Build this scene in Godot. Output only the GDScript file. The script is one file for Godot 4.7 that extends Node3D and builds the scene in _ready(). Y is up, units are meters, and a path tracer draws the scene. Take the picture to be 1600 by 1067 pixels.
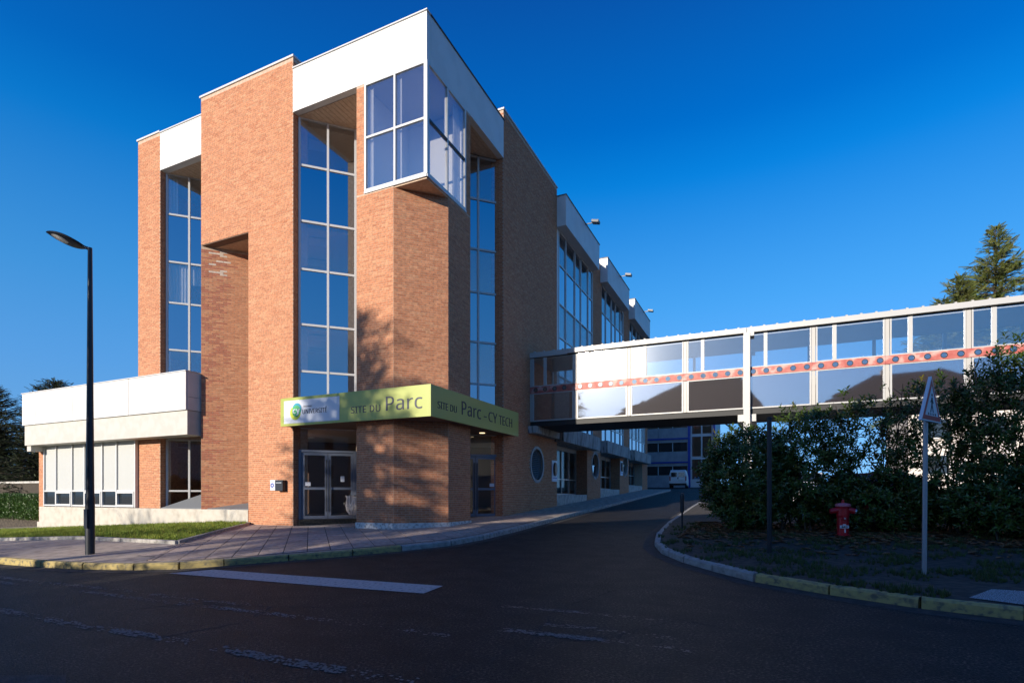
extends Node3D

# ---------------------------------------------------------------- helpers
const UP := Vector3.UP
const D45 := Vector3(0.70710678, 0, -0.70710678)
const N45 := Vector3(0.70710678, 0, 0.70710678)
const EYE := Vector3(8.396, 1.0, 12.64)
var M := {}
var rng := RandomNumberGenerator.new()
var taken := {}
var brick_mesh: ArrayMesh
var brick_unit := 0

class MB:
	var v := PackedVector3Array()
	var n := PackedVector3Array()
	func tri(a: Vector3, b: Vector3, c: Vector3, na: Vector3, nb: Vector3, nc: Vector3) -> void:
		if (b - a).cross(c - a).dot(na + nb + nc) > 0.0:
			v.append_array([a, c, b])
			n.append_array([na, nc, nb])
		else:
			v.append_array([a, b, c])
			n.append_array([na, nb, nc])
	func flat(a: Vector3, b: Vector3, c: Vector3, away: Vector3) -> void:
		var k := (b - a).cross(c - a).normalized()
		if k.dot(away) < 0.0:
			k = -k
		tri(a, b, c, k, k, k)
	func quad(a: Vector3, b: Vector3, c: Vector3, d: Vector3, away: Vector3) -> void:
		flat(a, b, c, away)
		flat(a, c, d, away)
	func box(c: Vector3, ax: Vector3, ay: Vector3, az: Vector3) -> void:
		for k in 3:
			var w: Vector3 = [ax, ay, az][k]
			var p: Vector3 = [ay, az, ax][k]
			var q: Vector3 = [az, ax, ay][k]
			for s in [-1.0, 1.0]:
				var o: Vector3 = c + w * s
				quad(o - p - q, o + p - q, o + p + q, o - p + q, w * s)
	func aabox(lo: Vector3, hi: Vector3) -> void:
		var h := (hi - lo) / 2.0
		box((lo + hi) / 2.0, Vector3(h.x, 0, 0), Vector3(0, h.y, 0), Vector3(0, 0, h.z))
	# a box in the axes of a wall: u along it, y up, m outwards
	func pb(o: Vector3, U: Vector3, N: Vector3, u0: float, u1: float, y0: float, y1: float, m0: float, m1: float) -> void:
		box(o + U * (u0 + u1) / 2 + Vector3.UP * (y0 + y1) / 2 + N * (m0 + m1) / 2, U * (u1 - u0) / 2, Vector3.UP * (y1 - y0) / 2, N * (m1 - m0) / 2)
	# a prism over a polygon in x, z between two heights
	func prism(poly: PackedVector2Array, y0: float, y1: float) -> void:
		var t := Geometry2D.triangulate_polygon(poly)
		for i in range(0, t.size(), 3):
			var a := poly[t[i]]
			var b := poly[t[i + 1]]
			var c := poly[t[i + 2]]
			flat(Vector3(a.x, y1, a.y), Vector3(b.x, y1, b.y), Vector3(c.x, y1, c.y), Vector3.UP)
			flat(Vector3(a.x, y0, a.y), Vector3(b.x, y0, b.y), Vector3(c.x, y0, c.y), Vector3.DOWN)
		var turn := 1.0 if Geometry2D.is_polygon_clockwise(poly) else -1.0
		for i in poly.size():
			var a := poly[i]
			var b := poly[(i + 1) % poly.size()]
			var e := (b - a).orthogonal() * turn
			quad(Vector3(a.x, y0, a.y), Vector3(b.x, y0, b.y), Vector3(b.x, y1, b.y), Vector3(a.x, y1, a.y), Vector3(e.x, 0, e.y))
	# a tube through points with a radius at each
	func tube(pts: Array, rad: Array, sides := 10, capped := true) -> void:
		var rings := []
		for i in pts.size():
			var d: Vector3 = (pts[mini(i + 1, pts.size() - 1)] - pts[maxi(i - 1, 0)]).normalized()
			var p := d.cross(Vector3.RIGHT if absf(d.x) < 0.8 else Vector3.FORWARD).normalized()
			var q := d.cross(p)
			var ring := []
			for k in sides:
				var a := TAU * k / sides
				ring.append(p * cos(a) + q * sin(a))
			rings.append(ring)
		for i in pts.size() - 1:
			for k in sides:
				var l := (k + 1) % sides
				var A: Vector3 = rings[i][k]
				var B: Vector3 = rings[i][l]
				var C: Vector3 = rings[i + 1][l]
				var D: Vector3 = rings[i + 1][k]
				var a: Vector3 = pts[i] + A * rad[i]
				var b: Vector3 = pts[i] + B * rad[i]
				var c: Vector3 = pts[i + 1] + C * rad[i + 1]
				var d: Vector3 = pts[i + 1] + D * rad[i + 1]
				tri(a, b, c, A, B, C)
				tri(a, c, d, A, C, D)
		if capped:
			for e in [0, pts.size() - 1]:
				var away: Vector3 = pts[0] - pts[1] if e == 0 else pts[e] - pts[e - 1]
				for k in sides:
					flat(pts[e], pts[e] + rings[e][k] * rad[e], pts[e] + rings[e][(k + 1) % sides] * rad[e], away)
	# a lathe round the y axis at c: profile of (radius, height)
	func lathe(c: Vector3, prof: Array, sides := 20) -> void:
		for i in prof.size() - 1:
			var a: Vector2 = prof[i]
			var b: Vector2 = prof[i + 1]
			var nn := Vector2(b.y - a.y, a.x - b.x).normalized()
			for k in sides:
				var t0 := TAU * k / sides
				var t1 := TAU * (k + 1) / sides
				var d0 := Vector3(cos(t0), 0, sin(t0))
				var d1 := Vector3(cos(t1), 0, sin(t1))
				var n0 := d0 * nn.x + Vector3.UP * nn.y
				var n1 := d1 * nn.x + Vector3.UP * nn.y
				var p := c + d0 * a.x + Vector3.UP * a.y
				var q := c + d1 * a.x + Vector3.UP * a.y
				var r := c + d1 * b.x + Vector3.UP * b.y
				var s := c + d0 * b.x + Vector3.UP * b.y
				if a.x > 1e-5:
					tri(p, q, r, n0, n1, n1)
				if b.x > 1e-5:
					tri(p, r, s, n0, n1, n0)
	# a disc or ring lying in a wall's plane
	func ring(c: Vector3, U: Vector3, V: Vector3, r0: float, r1: float, depth: float, sides := 28) -> void:
		var N := U.cross(V).normalized()
		for k in sides:
			var t0 := TAU * k / sides
			var t1 := TAU * (k + 1) / sides
			var d0 := U * cos(t0) + V * sin(t0)
			var d1 := U * cos(t1) + V * sin(t1)
			var f := N * depth
			if r0 > 0.0:
				quad(c + d0 * r0 + f, c + d1 * r0 + f, c + d1 * r1 + f, c + d0 * r1 + f, N)
				quad(c + d0 * r0, c + d1 * r0, c + d1 * r0 + f, c + d0 * r0 + f, -d0)
			else:
				flat(c + f, c + d0 * r1 + f, c + d1 * r1 + f, N)
			quad(c + d0 * r1, c + d1 * r1, c + d1 * r1 + f, c + d0 * r1 + f, d0)
	func done() -> ArrayMesh:
		var m := ArrayMesh.new()
		if v.size() == 0:
			return m
		var a := []
		a.resize(Mesh.ARRAY_MAX)
		a[Mesh.ARRAY_VERTEX] = v
		a[Mesh.ARRAY_NORMAL] = n
		m.add_surface_from_arrays(Mesh.PRIMITIVE_TRIANGLES, a)
		return m

func numbered(called: String) -> String:
	taken[called] = taken.get(called, -1) + 1
	return called if taken[called] == 0 else "%s_%03d" % [called, taken[called]]

func meta(o: Node, label: String, category: String, group := "", kind := "") -> Node:
	if label:
		o.set_meta("label", label)
	if category:
		o.set_meta("category", category)
	if group:
		o.set_meta("group", group)
	if kind:
		o.set_meta("kind", kind)
	return o

# a thing: a Node3D at its base; its parts are written in the world's coordinates unless placed later
func thing(called: String, label: String, category: String, at := Vector3.ZERO, group := "") -> Node3D:
	var o := Node3D.new()
	o.name = numbered(called)
	add_child(o)
	o.position = at
	meta(o, label, category, group)
	return o

func setting(called: String) -> Node3D:
	var o := Node3D.new()
	o.name = numbered(called)
	add_child(o)
	o.set_meta("kind", "structure")
	return o

func part(parent: Node3D, called: String, shape: Variant, m: Material) -> MeshInstance3D:
	var o := MeshInstance3D.new()
	o.name = called
	o.mesh = shape.done() if shape is MB else shape
	o.material_override = m
	parent.add_child(o, true)
	return o

# the same, for a shape given in world coordinates under a thing that stands elsewhere
func wpart(parent: Node3D, called: String, shape: Variant, m: Material) -> MeshInstance3D:
	var o := part(parent, called, shape, m)
	o.position = -parent.position
	return o

func empty(parent: Node3D, called: String) -> Node3D:
	var o := Node3D.new()
	o.name = called
	parent.add_child(o, true)
	return o

func lin(r: float, g: float, b: float, a := 1.0) -> Color:
	var c := Color(r, g, b).linear_to_srgb()
	c.a = a
	return c

func ramp(cols: Array, at: Array) -> Gradient:
	var g := Gradient.new()
	g.offsets = PackedFloat32Array(at)
	var p := PackedColorArray()
	for c in cols:
		p.append(c)
	g.colors = p
	return g

func noise(freq: float, seed_: int, octaves := 4, kind := FastNoiseLite.TYPE_SIMPLEX_SMOOTH) -> FastNoiseLite:
	var f := FastNoiseLite.new()
	f.noise_type = kind
	f.frequency = freq
	f.seed = seed_
	f.fractal_octaves = octaves
	return f

func ntex(freq: float, seed_: int, g: Gradient, octaves := 4, size := 512, kind := FastNoiseLite.TYPE_SIMPLEX_SMOOTH) -> NoiseTexture2D:
	var t := NoiseTexture2D.new()
	t.width = size
	t.height = size
	t.seamless = true
	t.noise = noise(freq, seed_, octaves, kind)
	t.color_ramp = g
	return t

func bump(freq: float, seed_: int, strength: float, octaves := 3, size := 512) -> NoiseTexture2D:
	var t := NoiseTexture2D.new()
	t.width = size
	t.height = size
	t.seamless = true
	t.as_normal_map = true
	t.bump_strength = strength
	t.noise = noise(freq, seed_, octaves)
	return t

func mat(called: String, c: Color, rough := 0.8, metal := 0.0, spec := 0.5) -> StandardMaterial3D:
	var m := StandardMaterial3D.new()
	m.resource_name = called
	m.albedo_color = c
	m.roughness = rough
	m.metallic = metal
	m.metallic_specular = spec
	M[called] = m
	return m

# colour from a noise ramp laid on by world position; scale is repeats per metre
func nmat(called: String, tex: Texture2D, scale: float, rough := 0.85, nrm: Texture2D = null, nscale := 0.5) -> StandardMaterial3D:
	var m := mat(called, Color.WHITE, rough)
	m.albedo_texture = tex
	m.uv1_triplanar = true
	m.uv1_world_triplanar = true
	m.uv1_scale = Vector3.ONE * scale
	if nrm:
		m.normal_enabled = true
		m.normal_texture = nrm
		m.normal_scale = nscale
	return m

# coated pane: a share of the light is mirrored, the rest passes
func coated(called: String, share: float, c: Color, rough := 0.02) -> StandardMaterial3D:
	var m := mat(called, Color(c, share), rough, 1.0)
	m.transparency = BaseMaterial3D.TRANSPARENCY_ALPHA
	var im := Image.create(4, 4, false, Image.FORMAT_RGBA8)
	im.fill(Color.WHITE)
	m.albedo_texture = ImageTexture.create_from_image(im)
	m.uv1_triplanar = true
	return m

# height of the pavement; roads lie 0.12 below
func H(x: float, z: float) -> float:
	var r := -z
	var s := -x
	return 0.045 * clampf(r, -25, 30) + 0.02 * clampf(r - 30, 0, 45) - 0.045 * clampf(s - 8, 0, 22)

# a sheet that follows the ground, cut where the slope changes
func sheet(mb: MB, poly: PackedVector2Array, off: float) -> void:
	var xs := [-900.0, -30.0, -8.0, 900.0]
	var zs := [-900.0, -75.0, -30.0, 25.0, 900.0]
	for i in 3:
		for j in 4:
			var cell := PackedVector2Array([Vector2(xs[i], zs[j]), Vector2(xs[i + 1], zs[j]), Vector2(xs[i + 1], zs[j + 1]), Vector2(xs[i], zs[j + 1])])
			for p in Geometry2D.intersect_polygons(poly, cell):
				var t := Geometry2D.triangulate_polygon(p)
				for k in range(0, t.size(), 3):
					var q := []
					for l in 3:
						var a: Vector2 = p[t[k + l]]
						q.append(Vector3(a.x, H(a.x, a.y) + off, a.y))
					mb.flat(q[0], q[1], q[2], UP)

func P2(a: Array) -> PackedVector2Array:
	var p := PackedVector2Array()
	for i in range(0, a.size(), 2):
		p.append(Vector2(a[i], a[i + 1]))
	return p

# ---------------------------------------------------------------- bricks
func brick_tone() -> int:
	return [0, 0, 0, 1, 1, 2, 2, 3, 4, 5][rng.randi() % 10]

# lays a face of running-bond bricks; list gets [transform, tone, reach to the camera]
func lay(list: Array, o: Vector3, U: Vector3, N: Vector3, w: float, y0: float, y1: float, skip: Variant = null, tone_of: Variant = null) -> void:
	var k := 0
	var y := y0
	while y + 0.05 < y1:
		var u := -0.115 * (k % 2)
		while u < w:
			var a := maxf(u, 0.0) + 0.005
			var b := minf(u + 0.23, w) - 0.005
			u += 0.23
			if b - a < 0.03:
				continue
			if skip != null and skip.call((a + b) / 2, y + 0.03):
				continue
			var c := Vector3(o.x, y + 0.0275, o.z) + U * (a + b) / 2 + N * (-0.006 + rng.randf_range(-0.0012, 0.0012))
			var tone: int = tone_of.call((a + b) / 2, y) if tone_of != null else brick_tone()
			list.append([Transform3D(Basis(U * (b - a), UP * minf(0.055, y1 - y), N * 0.02), c), tone, c.distance_to(EYE) + (100.0 if N.dot(EYE - c) < 0 else 0.0)])
		k += 1
		y += 0.065

const TONES := [Vector3(0.535, 0.222, 0.108), Vector3(0.50, 0.20, 0.096), Vector3(0.56, 0.245, 0.122), Vector3(0.468, 0.18, 0.086), Vector3(0.555, 0.262, 0.135), Vector3(0.505, 0.215, 0.11), Vector3(0.42, 0.14, 0.076), Vector3(0.62, 0.50, 0.41)]

func bricks(owner_: Node3D, wall: Node3D, list: Array, single: int) -> void:
	list.sort_custom(func(p, q): return p[2] < q[2])
	for i in mini(single, list.size()):
		var o := part(wall, "brick", brick_mesh, M["brick_%d" % list[i][1]])
		o.transform = list[i][0]
	var mm := MultiMesh.new()
	mm.transform_format = MultiMesh.TRANSFORM_3D
	mm.use_colors = true
	mm.mesh = brick_mesh
	mm.instance_count = maxi(list.size() - single, 0)
	for i in range(single, list.size()):
		mm.set_instance_transform(i - single, list[i][0])
		var t: Vector3 = TONES[list[i][1]] * rng.randf_range(0.94, 1.06)
		mm.set_instance_color(i - single, Color(t.x, t.y, t.z))
	var o := MultiMeshInstance3D.new()
	o.name = "brickwork"
	o.multimesh = mm
	o.material_override = M.brick_many
	owner_.add_child(o, true)
	o.set_meta("kind", "stuff")

# ---------------------------------------------------------------- glazing
# a window wall: mullions at us, transoms at ys, one pane per field; kind_of(i, j) names the glass
func glazing(parent: Node3D, called: String, o: Vector3, U: Vector3, N: Vector3, us: Array, ys: Array, kind_of: Callable, fw := 0.06, frame: Material = null) -> Node3D:
	var g := empty(parent, called)
	var fm: Material = frame if frame else M.white_metal
	for i in us.size():
		var b := MB.new()
		b.pb(o, U, N, us[i] - fw / 2, us[i] + fw / 2, ys[0], ys[-1], -0.07, 0.035)
		part(g, "mullion", b, fm)
	for j in ys.size():
		for i in us.size() - 1:
			var b := MB.new()
			b.pb(o, U, N, us[i] + fw / 2, us[i + 1] - fw / 2, ys[j] - fw / 2, ys[j] + fw / 2, -0.06, 0.025)
			part(g, "transom", b, fm)
	for j in ys.size() - 1:
		for i in us.size() - 1:
			var k: String = kind_of.call(i, j)
			if k == "":
				continue
			var b := MB.new()
			var tilt := rng.randf_range(-0.0015, 0.0015)
			b.pb(o, (U + N * tilt).normalized(), N, us[i] + fw / 2, us[i + 1] - fw / 2, ys[j] + fw / 2, ys[j + 1] - fw / 2, -0.03, -0.012)
			part(g, "pane", b, M[k])
	return g

func letters(parent: Node3D, called: String, text: String, o: Vector3, U: Vector3, N: Vector3, u0: float, u1: float, y0: float, cap: float, m: Material, bold := false) -> void:
	var t := TextMesh.new()
	var f := SystemFont.new()
	f.font_names = PackedStringArray(["Droid Sans"])
	f.font_weight = 700 if bold else 400
	t.font = f
	t.text = text
	t.font_size = 64
	t.pixel_size = 0.01
	t.depth = 0.02
	t.curve_step = 2.0
	t.horizontal_alignment = HORIZONTAL_ALIGNMENT_LEFT
	t.vertical_alignment = VERTICAL_ALIGNMENT_BOTTOM
	var box := t.get_aabb()
	var probe := TextMesh.new()
	probe.font = f
	probe.text = "H"
	probe.font_size = 64
	probe.pixel_size = 0.01
	probe.horizontal_alignment = HORIZONTAL_ALIGNMENT_LEFT
	probe.vertical_alignment = VERTICAL_ALIGNMENT_BOTTOM
	var h := probe.get_aabb()
	var sx := (u1 - u0) / maxf(box.size.x, 0.01)
	var sy := cap / maxf(h.size.y, 0.01)
	var n := MeshInstance3D.new()
	n.name = called
	n.mesh = t
	n.material_override = m
	parent.add_child(n, true)
	n.transform = Transform3D(Basis(U * sx, UP * sy, N * 0.4), o + U * (u0 - box.position.x * sx) + UP * (y0 - h.position.y * sy) + N * 0.004)

# ---------------------------------------------------------------- light and air
const SUN := Vector3(-0.298, 0.256, 0.964)

# clear winter air: deep blue overhead, paler at the horizon, darkest square to the sun, bright round it
func air() -> ImageTexture:
	var w := 512
	var h := 256
	var im := Image.create(w, h, false, Image.FORMAT_RGBF)
	var at := [-90.0, 0.0, 11.0, 18.0, 28.7, 33.0, 42.0, 60.0, 90.0]
	var tone := [Vector3(0.08, 0.08, 0.08), Vector3(0.20, 0.46, 0.80), Vector3(0.105, 0.37, 0.82), Vector3(0.055, 0.315, 0.76), Vector3(0.002, 0.20, 0.655), Vector3(0.0, 0.140, 0.55), Vector3(0.002, 0.088, 0.40), Vector3(0.002, 0.052, 0.28), Vector3(0.002, 0.042, 0.23)]
	var s := SUN.normalized()
	for j in h:
		var el := 90.0 - 180.0 * (j + 0.5) / h
		var k := 0
		while k < 7 and el > at[k + 1]:
			k += 1
		var base: Vector3 = tone[k].lerp(tone[k + 1], smoothstep(0, 1, (el - at[k]) / (at[k + 1] - at[k])) if k == 0 else (el - at[k]) / (at[k + 1] - at[k]))
		if el < 0.0:
			base = Vector3(0.08, 0.08, 0.08)
		for i in w:
			var a := TAU * (i + 0.5) / w
			var d := Vector3(sin(a) * cos(deg_to_rad(el)), sin(deg_to_rad(el)), -cos(a) * cos(deg_to_rad(el)))
			var c := d.dot(s)
			var gamma := rad_to_deg(acos(clampf(c, -1, 1)))
			var v := base
			if el >= 0.0:
				v = base * (0.70 + 0.33 * c * c)
				v += Vector3(1.0, 0.93, 0.82) * (1.5 * exp(-gamma / 7.0) + 0.36 * exp(-gamma / 15.0))
			im.set_pixel(i, j, Color(v.x, v.y, v.z))
	return ImageTexture.create_from_image(im)

func light_and_camera() -> void:
	var cam := Camera3D.new()
	cam.name = "camera"
	cam.projection = Camera3D.PROJECTION_FRUSTUM
	cam.near = 0.1
	cam.far = 1500.0
	cam.size = 0.1 * 1067.0 / 856.0
	cam.frustum_offset = Vector2(0, 0.1 * (772.0 - 533.5) / 856.0)
	cam.position = EYE
	cam.rotation.y = atan2(0.4186, 0.908)
	add_child(cam)
	cam.current = true
	var env := Environment.new()
	env.background_mode = Environment.BG_SKY
	var sky := Sky.new()
	var sm := PanoramaSkyMaterial.new()
	sm.panorama = air()
	sky.sky_material = sm
	env.sky = sky
	env.tonemap_mode = Environment.TONE_MAPPER_LINEAR
	env.tonemap_exposure = 1.35
	env.sdfgi_enabled = true
	env.ssao_enabled = true
	env.ssil_enabled = true
	var we := WorldEnvironment.new()
	we.name = "environment"
	we.environment = env
	add_child(we)
	var sun := DirectionalLight3D.new()
	sun.name = "sun"
	sun.light_color = Color(1.0, 0.955, 0.885)
	sun.light_energy = 1.6
	sun.light_angular_distance = 0.5
	sun.shadow_enabled = true
	add_child(sun)
	sun.look_at_from_position(SUN * 30.0, Vector3.ZERO)

func materials() -> void:
	var grain := ntex(0.02, 3, ramp([Color(0.86, 0.86, 0.86), Color(1, 1, 1)], [0.25, 0.75]), 5)
	var bm := mat("brick_many", Color.WHITE, 0.88)
	bm.vertex_color_use_as_albedo = true
	bm.albedo_texture = grain
	bm.uv1_triplanar = true
	bm.uv1_world_triplanar = true
	bm.uv1_scale = Vector3.ONE * 0.9
	for i in TONES.size():
		var t: Vector3 = TONES[i]
		var b := mat("brick_%d" % i, lin(t.x, t.y, t.z), 0.88)
		b.albedo_texture = grain
		b.uv1_triplanar = true
		b.uv1_world_triplanar = true
		b.uv1_scale = Vector3.ONE * 0.9
	nmat("mortar", ntex(0.03, 5, ramp([lin(0.44, 0.315, 0.23), lin(0.52, 0.385, 0.29)], [0.3, 0.7])), 0.5, 0.95)
	nmat("white_panel", ntex(0.006, 7, ramp([lin(0.60, 0.59, 0.57), lin(0.64, 0.63, 0.61)], [0.3, 0.7]), 5), 0.35, 0.5)
	nmat("cream_band", ntex(0.008, 8, ramp([lin(0.46, 0.44, 0.40), lin(0.50, 0.478, 0.44)], [0.3, 0.7]), 5), 0.5, 0.7)
	nmat("concrete", ntex(0.012, 9, ramp([lin(0.33, 0.31, 0.28), lin(0.46, 0.44, 0.40), lin(0.52, 0.50, 0.46)], [0.2, 0.55, 0.85]), 6), 0.45, 0.9, bump(0.05, 19, 4.0), 0.4)
	nmat("stained_concrete", ntex(0.02, 10, ramp([lin(0.10, 0.10, 0.095), lin(0.34, 0.33, 0.315), lin(0.42, 0.41, 0.39)], [0.26, 0.46, 0.8]), 6), 0.35, 0.9)
	M.stained_concrete.uv1_scale = Vector3(0.5, 0.09, 0.5)
	nmat("plinth_concrete", ntex(0.012, 11, ramp([lin(0.43, 0.39, 0.33), lin(0.49, 0.455, 0.395), lin(0.52, 0.485, 0.425)], [0.15, 0.5, 0.85]), 6), 0.4, 0.9)
	nmat("white_base", ntex(0.02, 12, ramp([lin(0.30, 0.29, 0.27), lin(0.60, 0.59, 0.57), lin(0.68, 0.67, 0.65)], [0.22, 0.4, 0.8]), 5), 0.8, 0.85)
	mat("white_metal", lin(0.56, 0.56, 0.56), 0.35)
	mat("bridge_white", lin(0.42, 0.415, 0.405), 0.4)
	mat("grey_metal", lin(0.40, 0.385, 0.36), 0.45)
	mat("door_metal", lin(0.13, 0.15, 0.20), 0.4, 0.3)
	mat("coping_dark", lin(0.07, 0.06, 0.06), 0.5)
	mat("dark_metal", lin(0.022, 0.026, 0.035), 0.38, 0.3)
	mat("black", lin(0.012, 0.012, 0.013), 0.6)
	mat("black_rubber", lin(0.02, 0.02, 0.02), 0.9)
	mat("steel", lin(0.42, 0.44, 0.46), 0.38, 0.8)
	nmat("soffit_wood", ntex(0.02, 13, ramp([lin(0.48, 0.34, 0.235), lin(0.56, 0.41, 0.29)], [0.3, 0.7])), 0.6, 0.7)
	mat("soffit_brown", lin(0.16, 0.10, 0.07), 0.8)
	mat("plaster", lin(0.68, 0.67, 0.64), 0.9)
	var cu := mat("curtain", lin(0.62, 0.62, 0.60), 0.9)
	cu.backlight_enabled = true
	cu.backlight = Color(0.8, 0.8, 0.78)
	mat("interior", lin(0.38, 0.38, 0.38), 0.9)
	mat("carpet", lin(0.12, 0.12, 0.13), 0.95)
	mat("ceiling_tile", lin(0.48, 0.465, 0.44), 0.9)
	coated("vision", 0.27, lin(0.74, 0.80, 0.88))
	coated("entrance_glass", 0.06, lin(0.7, 0.75, 0.8))
	coated("dark_glass", 0.16, lin(0.5, 0.52, 0.55))
	coated("bridge_glass", 0.2, lin(0.85, 0.88, 0.92), 0.07)
	mat("spandrel", lin(0.36, 0.41, 0.48), 0.03, 1.0)
	mat("bridge_panel", lin(0.075, 0.052, 0.045), 0.5)
	var bp := coated("panel_glass", 0.34, lin(0.90, 0.90, 0.92), 0.03)
	bp.normal_enabled = true
	bp.normal_texture = bump(0.004, 31, 3.0, 1)
	bp.normal_scale = 0.05
	bp.uv1_world_triplanar = true
	bp.uv1_scale = Vector3.ONE * 0.35
	nmat("red_steel", ntex(0.02, 32, ramp([lin(0.50, 0.30, 0.26), lin(0.42, 0.12, 0.095), lin(0.36, 0.07, 0.055)], [0.25, 0.5, 0.8]), 5), 0.25, 0.55)
	mat("porthole", lin(0.26, 0.31, 0.36), 0.05, 0.9)
	mat("sign_green", lin(0.34, 0.38, 0.075), 0.35)
	mat("sign_white", lin(0.58, 0.60, 0.66), 0.35)
	mat("sign_ink", lin(0.018, 0.022, 0.045), 0.5)
	mat("logo_lime", lin(0.55, 0.62, 0.03), 0.4)
	mat("logo_green", lin(0.06, 0.36, 0.12), 0.4)
	mat("logo_blue", lin(0.03, 0.30, 0.42), 0.4)
	mat("shutter", lin(0.47, 0.48, 0.47), 0.6)
	mat("slate", lin(0.18, 0.19, 0.20), 0.7)
	# ground
	var asph := ntex(0.055, 40, ramp([lin(0.004, 0.0035, 0.003), lin(0.023, 0.019, 0.0165), lin(0.15, 0.127, 0.11)], [0.3, 0.54, 0.85]), 4, 1024)
	nmat("asphalt", asph, 0.45, 0.66, bump(0.10, 41, 12.0, 3, 1024), 0.9)
	M.asphalt.metallic_specular = 0.4
	M.asphalt.detail_enabled = true
	M.asphalt.detail_blend_mode = BaseMaterial3D.BLEND_MODE_MUL
	M.asphalt.detail_uv_layer = BaseMaterial3D.DETAIL_UV_2
	M.asphalt.uv2_triplanar = true
	M.asphalt.uv2_world_triplanar = true
	M.asphalt.uv2_scale = Vector3(0.11, 0.11, 0.16)
	M.asphalt.detail_albedo = ntex(0.012, 42, ramp([Color(0.62, 0.60, 0.60), Color(0.84, 0.83, 0.82), Color(1, 0.98, 0.96)], [0.25, 0.5, 0.8]), 7, 1024)
	nmat("asphalt_pale", ntex(0.02, 43, ramp([lin(0.04, 0.036, 0.033), lin(0.065, 0.058, 0.053)], [0.3, 0.7]), 6), 0.5, 0.85, bump(0.2, 41, 8.0, 2), 0.6)
	nmat("footway", ntex(0.01, 44, ramp([lin(0.30, 0.245, 0.20), lin(0.41, 0.34, 0.28), lin(0.48, 0.405, 0.34)], [0.2, 0.5, 0.85]), 7, 1024), 0.3, 0.92, bump(0.2, 45, 6.0, 2, 1024), 0.5)
	nmat("slab_bed", ntex(0.05, 46, ramp([lin(0.02, 0.02, 0.018), lin(0.05, 0.047, 0.04)], [0.3, 0.7])), 0.6, 0.95)
	for i in 4:
		var k: float = [1.0, 0.88, 1.1, 0.95][i]
		nmat("slab_%d" % i, ntex(0.02, 50 + i, ramp([lin(0.27 * k, 0.205 * k, 0.17 * k), lin(0.36 * k, 0.28 * k, 0.235 * k), lin(0.41 * k, 0.33 * k, 0.28 * k)], [0.2, 0.5, 0.85]), 6), 0.6, 0.9)
	nmat("kerb_grey", ntex(0.02, 60, ramp([lin(0.20, 0.19, 0.175), lin(0.34, 0.325, 0.30), lin(0.40, 0.385, 0.36)], [0.2, 0.5, 0.85]), 6), 0.6, 0.9)
	nmat("kerb_yellow", ntex(0.035, 61, ramp([lin(0.13, 0.115, 0.085), lin(0.30, 0.245, 0.12), lin(0.42, 0.325, 0.12), lin(0.45, 0.355, 0.145)], [0.24, 0.38, 0.5, 0.85]), 6), 0.45, 0.85)
	nmat("earth", ntex(0.02, 62, ramp([lin(0.035, 0.028, 0.02), lin(0.075, 0.06, 0.045)], [0.3, 0.7]), 6), 0.5, 0.95)
	nmat("turf", ntex(0.02, 63, ramp([lin(0.09, 0.105, 0.02), lin(0.14, 0.17, 0.03)], [0.3, 0.7]), 6), 0.5, 0.95)
	nmat("pebble", ntex(0.09, 64, ramp([lin(0.10, 0.10, 0.10), lin(0.45, 0.44, 0.42), lin(0.6, 0.59, 0.57)], [0.35, 0.5, 0.75]), 2, 512, FastNoiseLite.TYPE_CELLULAR), 1.6, 0.85)
	nmat("road_paint", ntex(0.03, 65, ramp([lin(0.26, 0.23, 0.21), lin(0.46, 0.42, 0.385), lin(0.52, 0.475, 0.44)], [0.2, 0.36, 0.8]), 6), 0.8, 0.8)
	mat("worn_paint", lin(0.23, 0.198, 0.172), 0.85)
	# plants
	for d in [["leaf_dark", 0.028, 0.060, 0.014], ["needle", 0.030, 0.050, 0.016], ["grass_blade", 0.10, 0.19, 0.022]]:
		var m := mat(d[0], Color.WHITE, 0.27 if d[0] == "leaf_dark" else 0.75)
		m.vertex_color_use_as_albedo = true
		m.backlight_enabled = true
		m.backlight = Color(0.45, 0.5, 0.2)
	for i in 3:
		var c: Vector3 = [Vector3(0.028, 0.062, 0.014), Vector3(0.040, 0.080, 0.016), Vector3(0.075, 0.11, 0.02)][i]
		var m := mat("leaf_%d" % i, lin(c.x, c.y, c.z), 0.42)
		m.backlight_enabled = true
		m.backlight = Color(0.45, 0.5, 0.2)
	nmat("bark", ntex(0.03, 70, ramp([lin(0.03, 0.024, 0.018), lin(0.085, 0.068, 0.05)], [0.3, 0.7]), 5), 1.0, 0.95)
	mat("dead_leaf", Color.WHITE, 0.8)
	M.dead_leaf.vertex_color_use_as_albedo = true
	# small things
	mat("hydrant_red", lin(0.42, 0.012, 0.02), 0.3)
	mat("hydrant_cap", lin(0.55, 0.16, 0.20), 0.4)
	mat("sign_red", lin(0.50, 0.03, 0.02), 0.4)
	mat("sign_face", lin(0.68, 0.70, 0.74), 0.4)
	mat("galvanised", lin(0.34, 0.37, 0.41), 0.45, 0.6)
	mat("van_white", lin(0.70, 0.71, 0.72), 0.25)
	mat("car_white", lin(0.66, 0.67, 0.68), 0.2)
	mat("car_grey", lin(0.10, 0.105, 0.115), 0.2, 0.4)
	mat("car_red", lin(0.22, 0.02, 0.02), 0.2)
	mat("car_glass", lin(0.02, 0.025, 0.03), 0.04, 0.0, 0.7)
	mat("tail_light", lin(0.35, 0.01, 0.01), 0.2)
	mat("tyre", lin(0.02, 0.02, 0.02), 0.9)
	mat("plate_yellow", lin(0.6, 0.6, 0.55), 0.4)
	mat("bag", lin(0.55, 0.5, 0.48, 0.55), 0.3)
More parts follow.
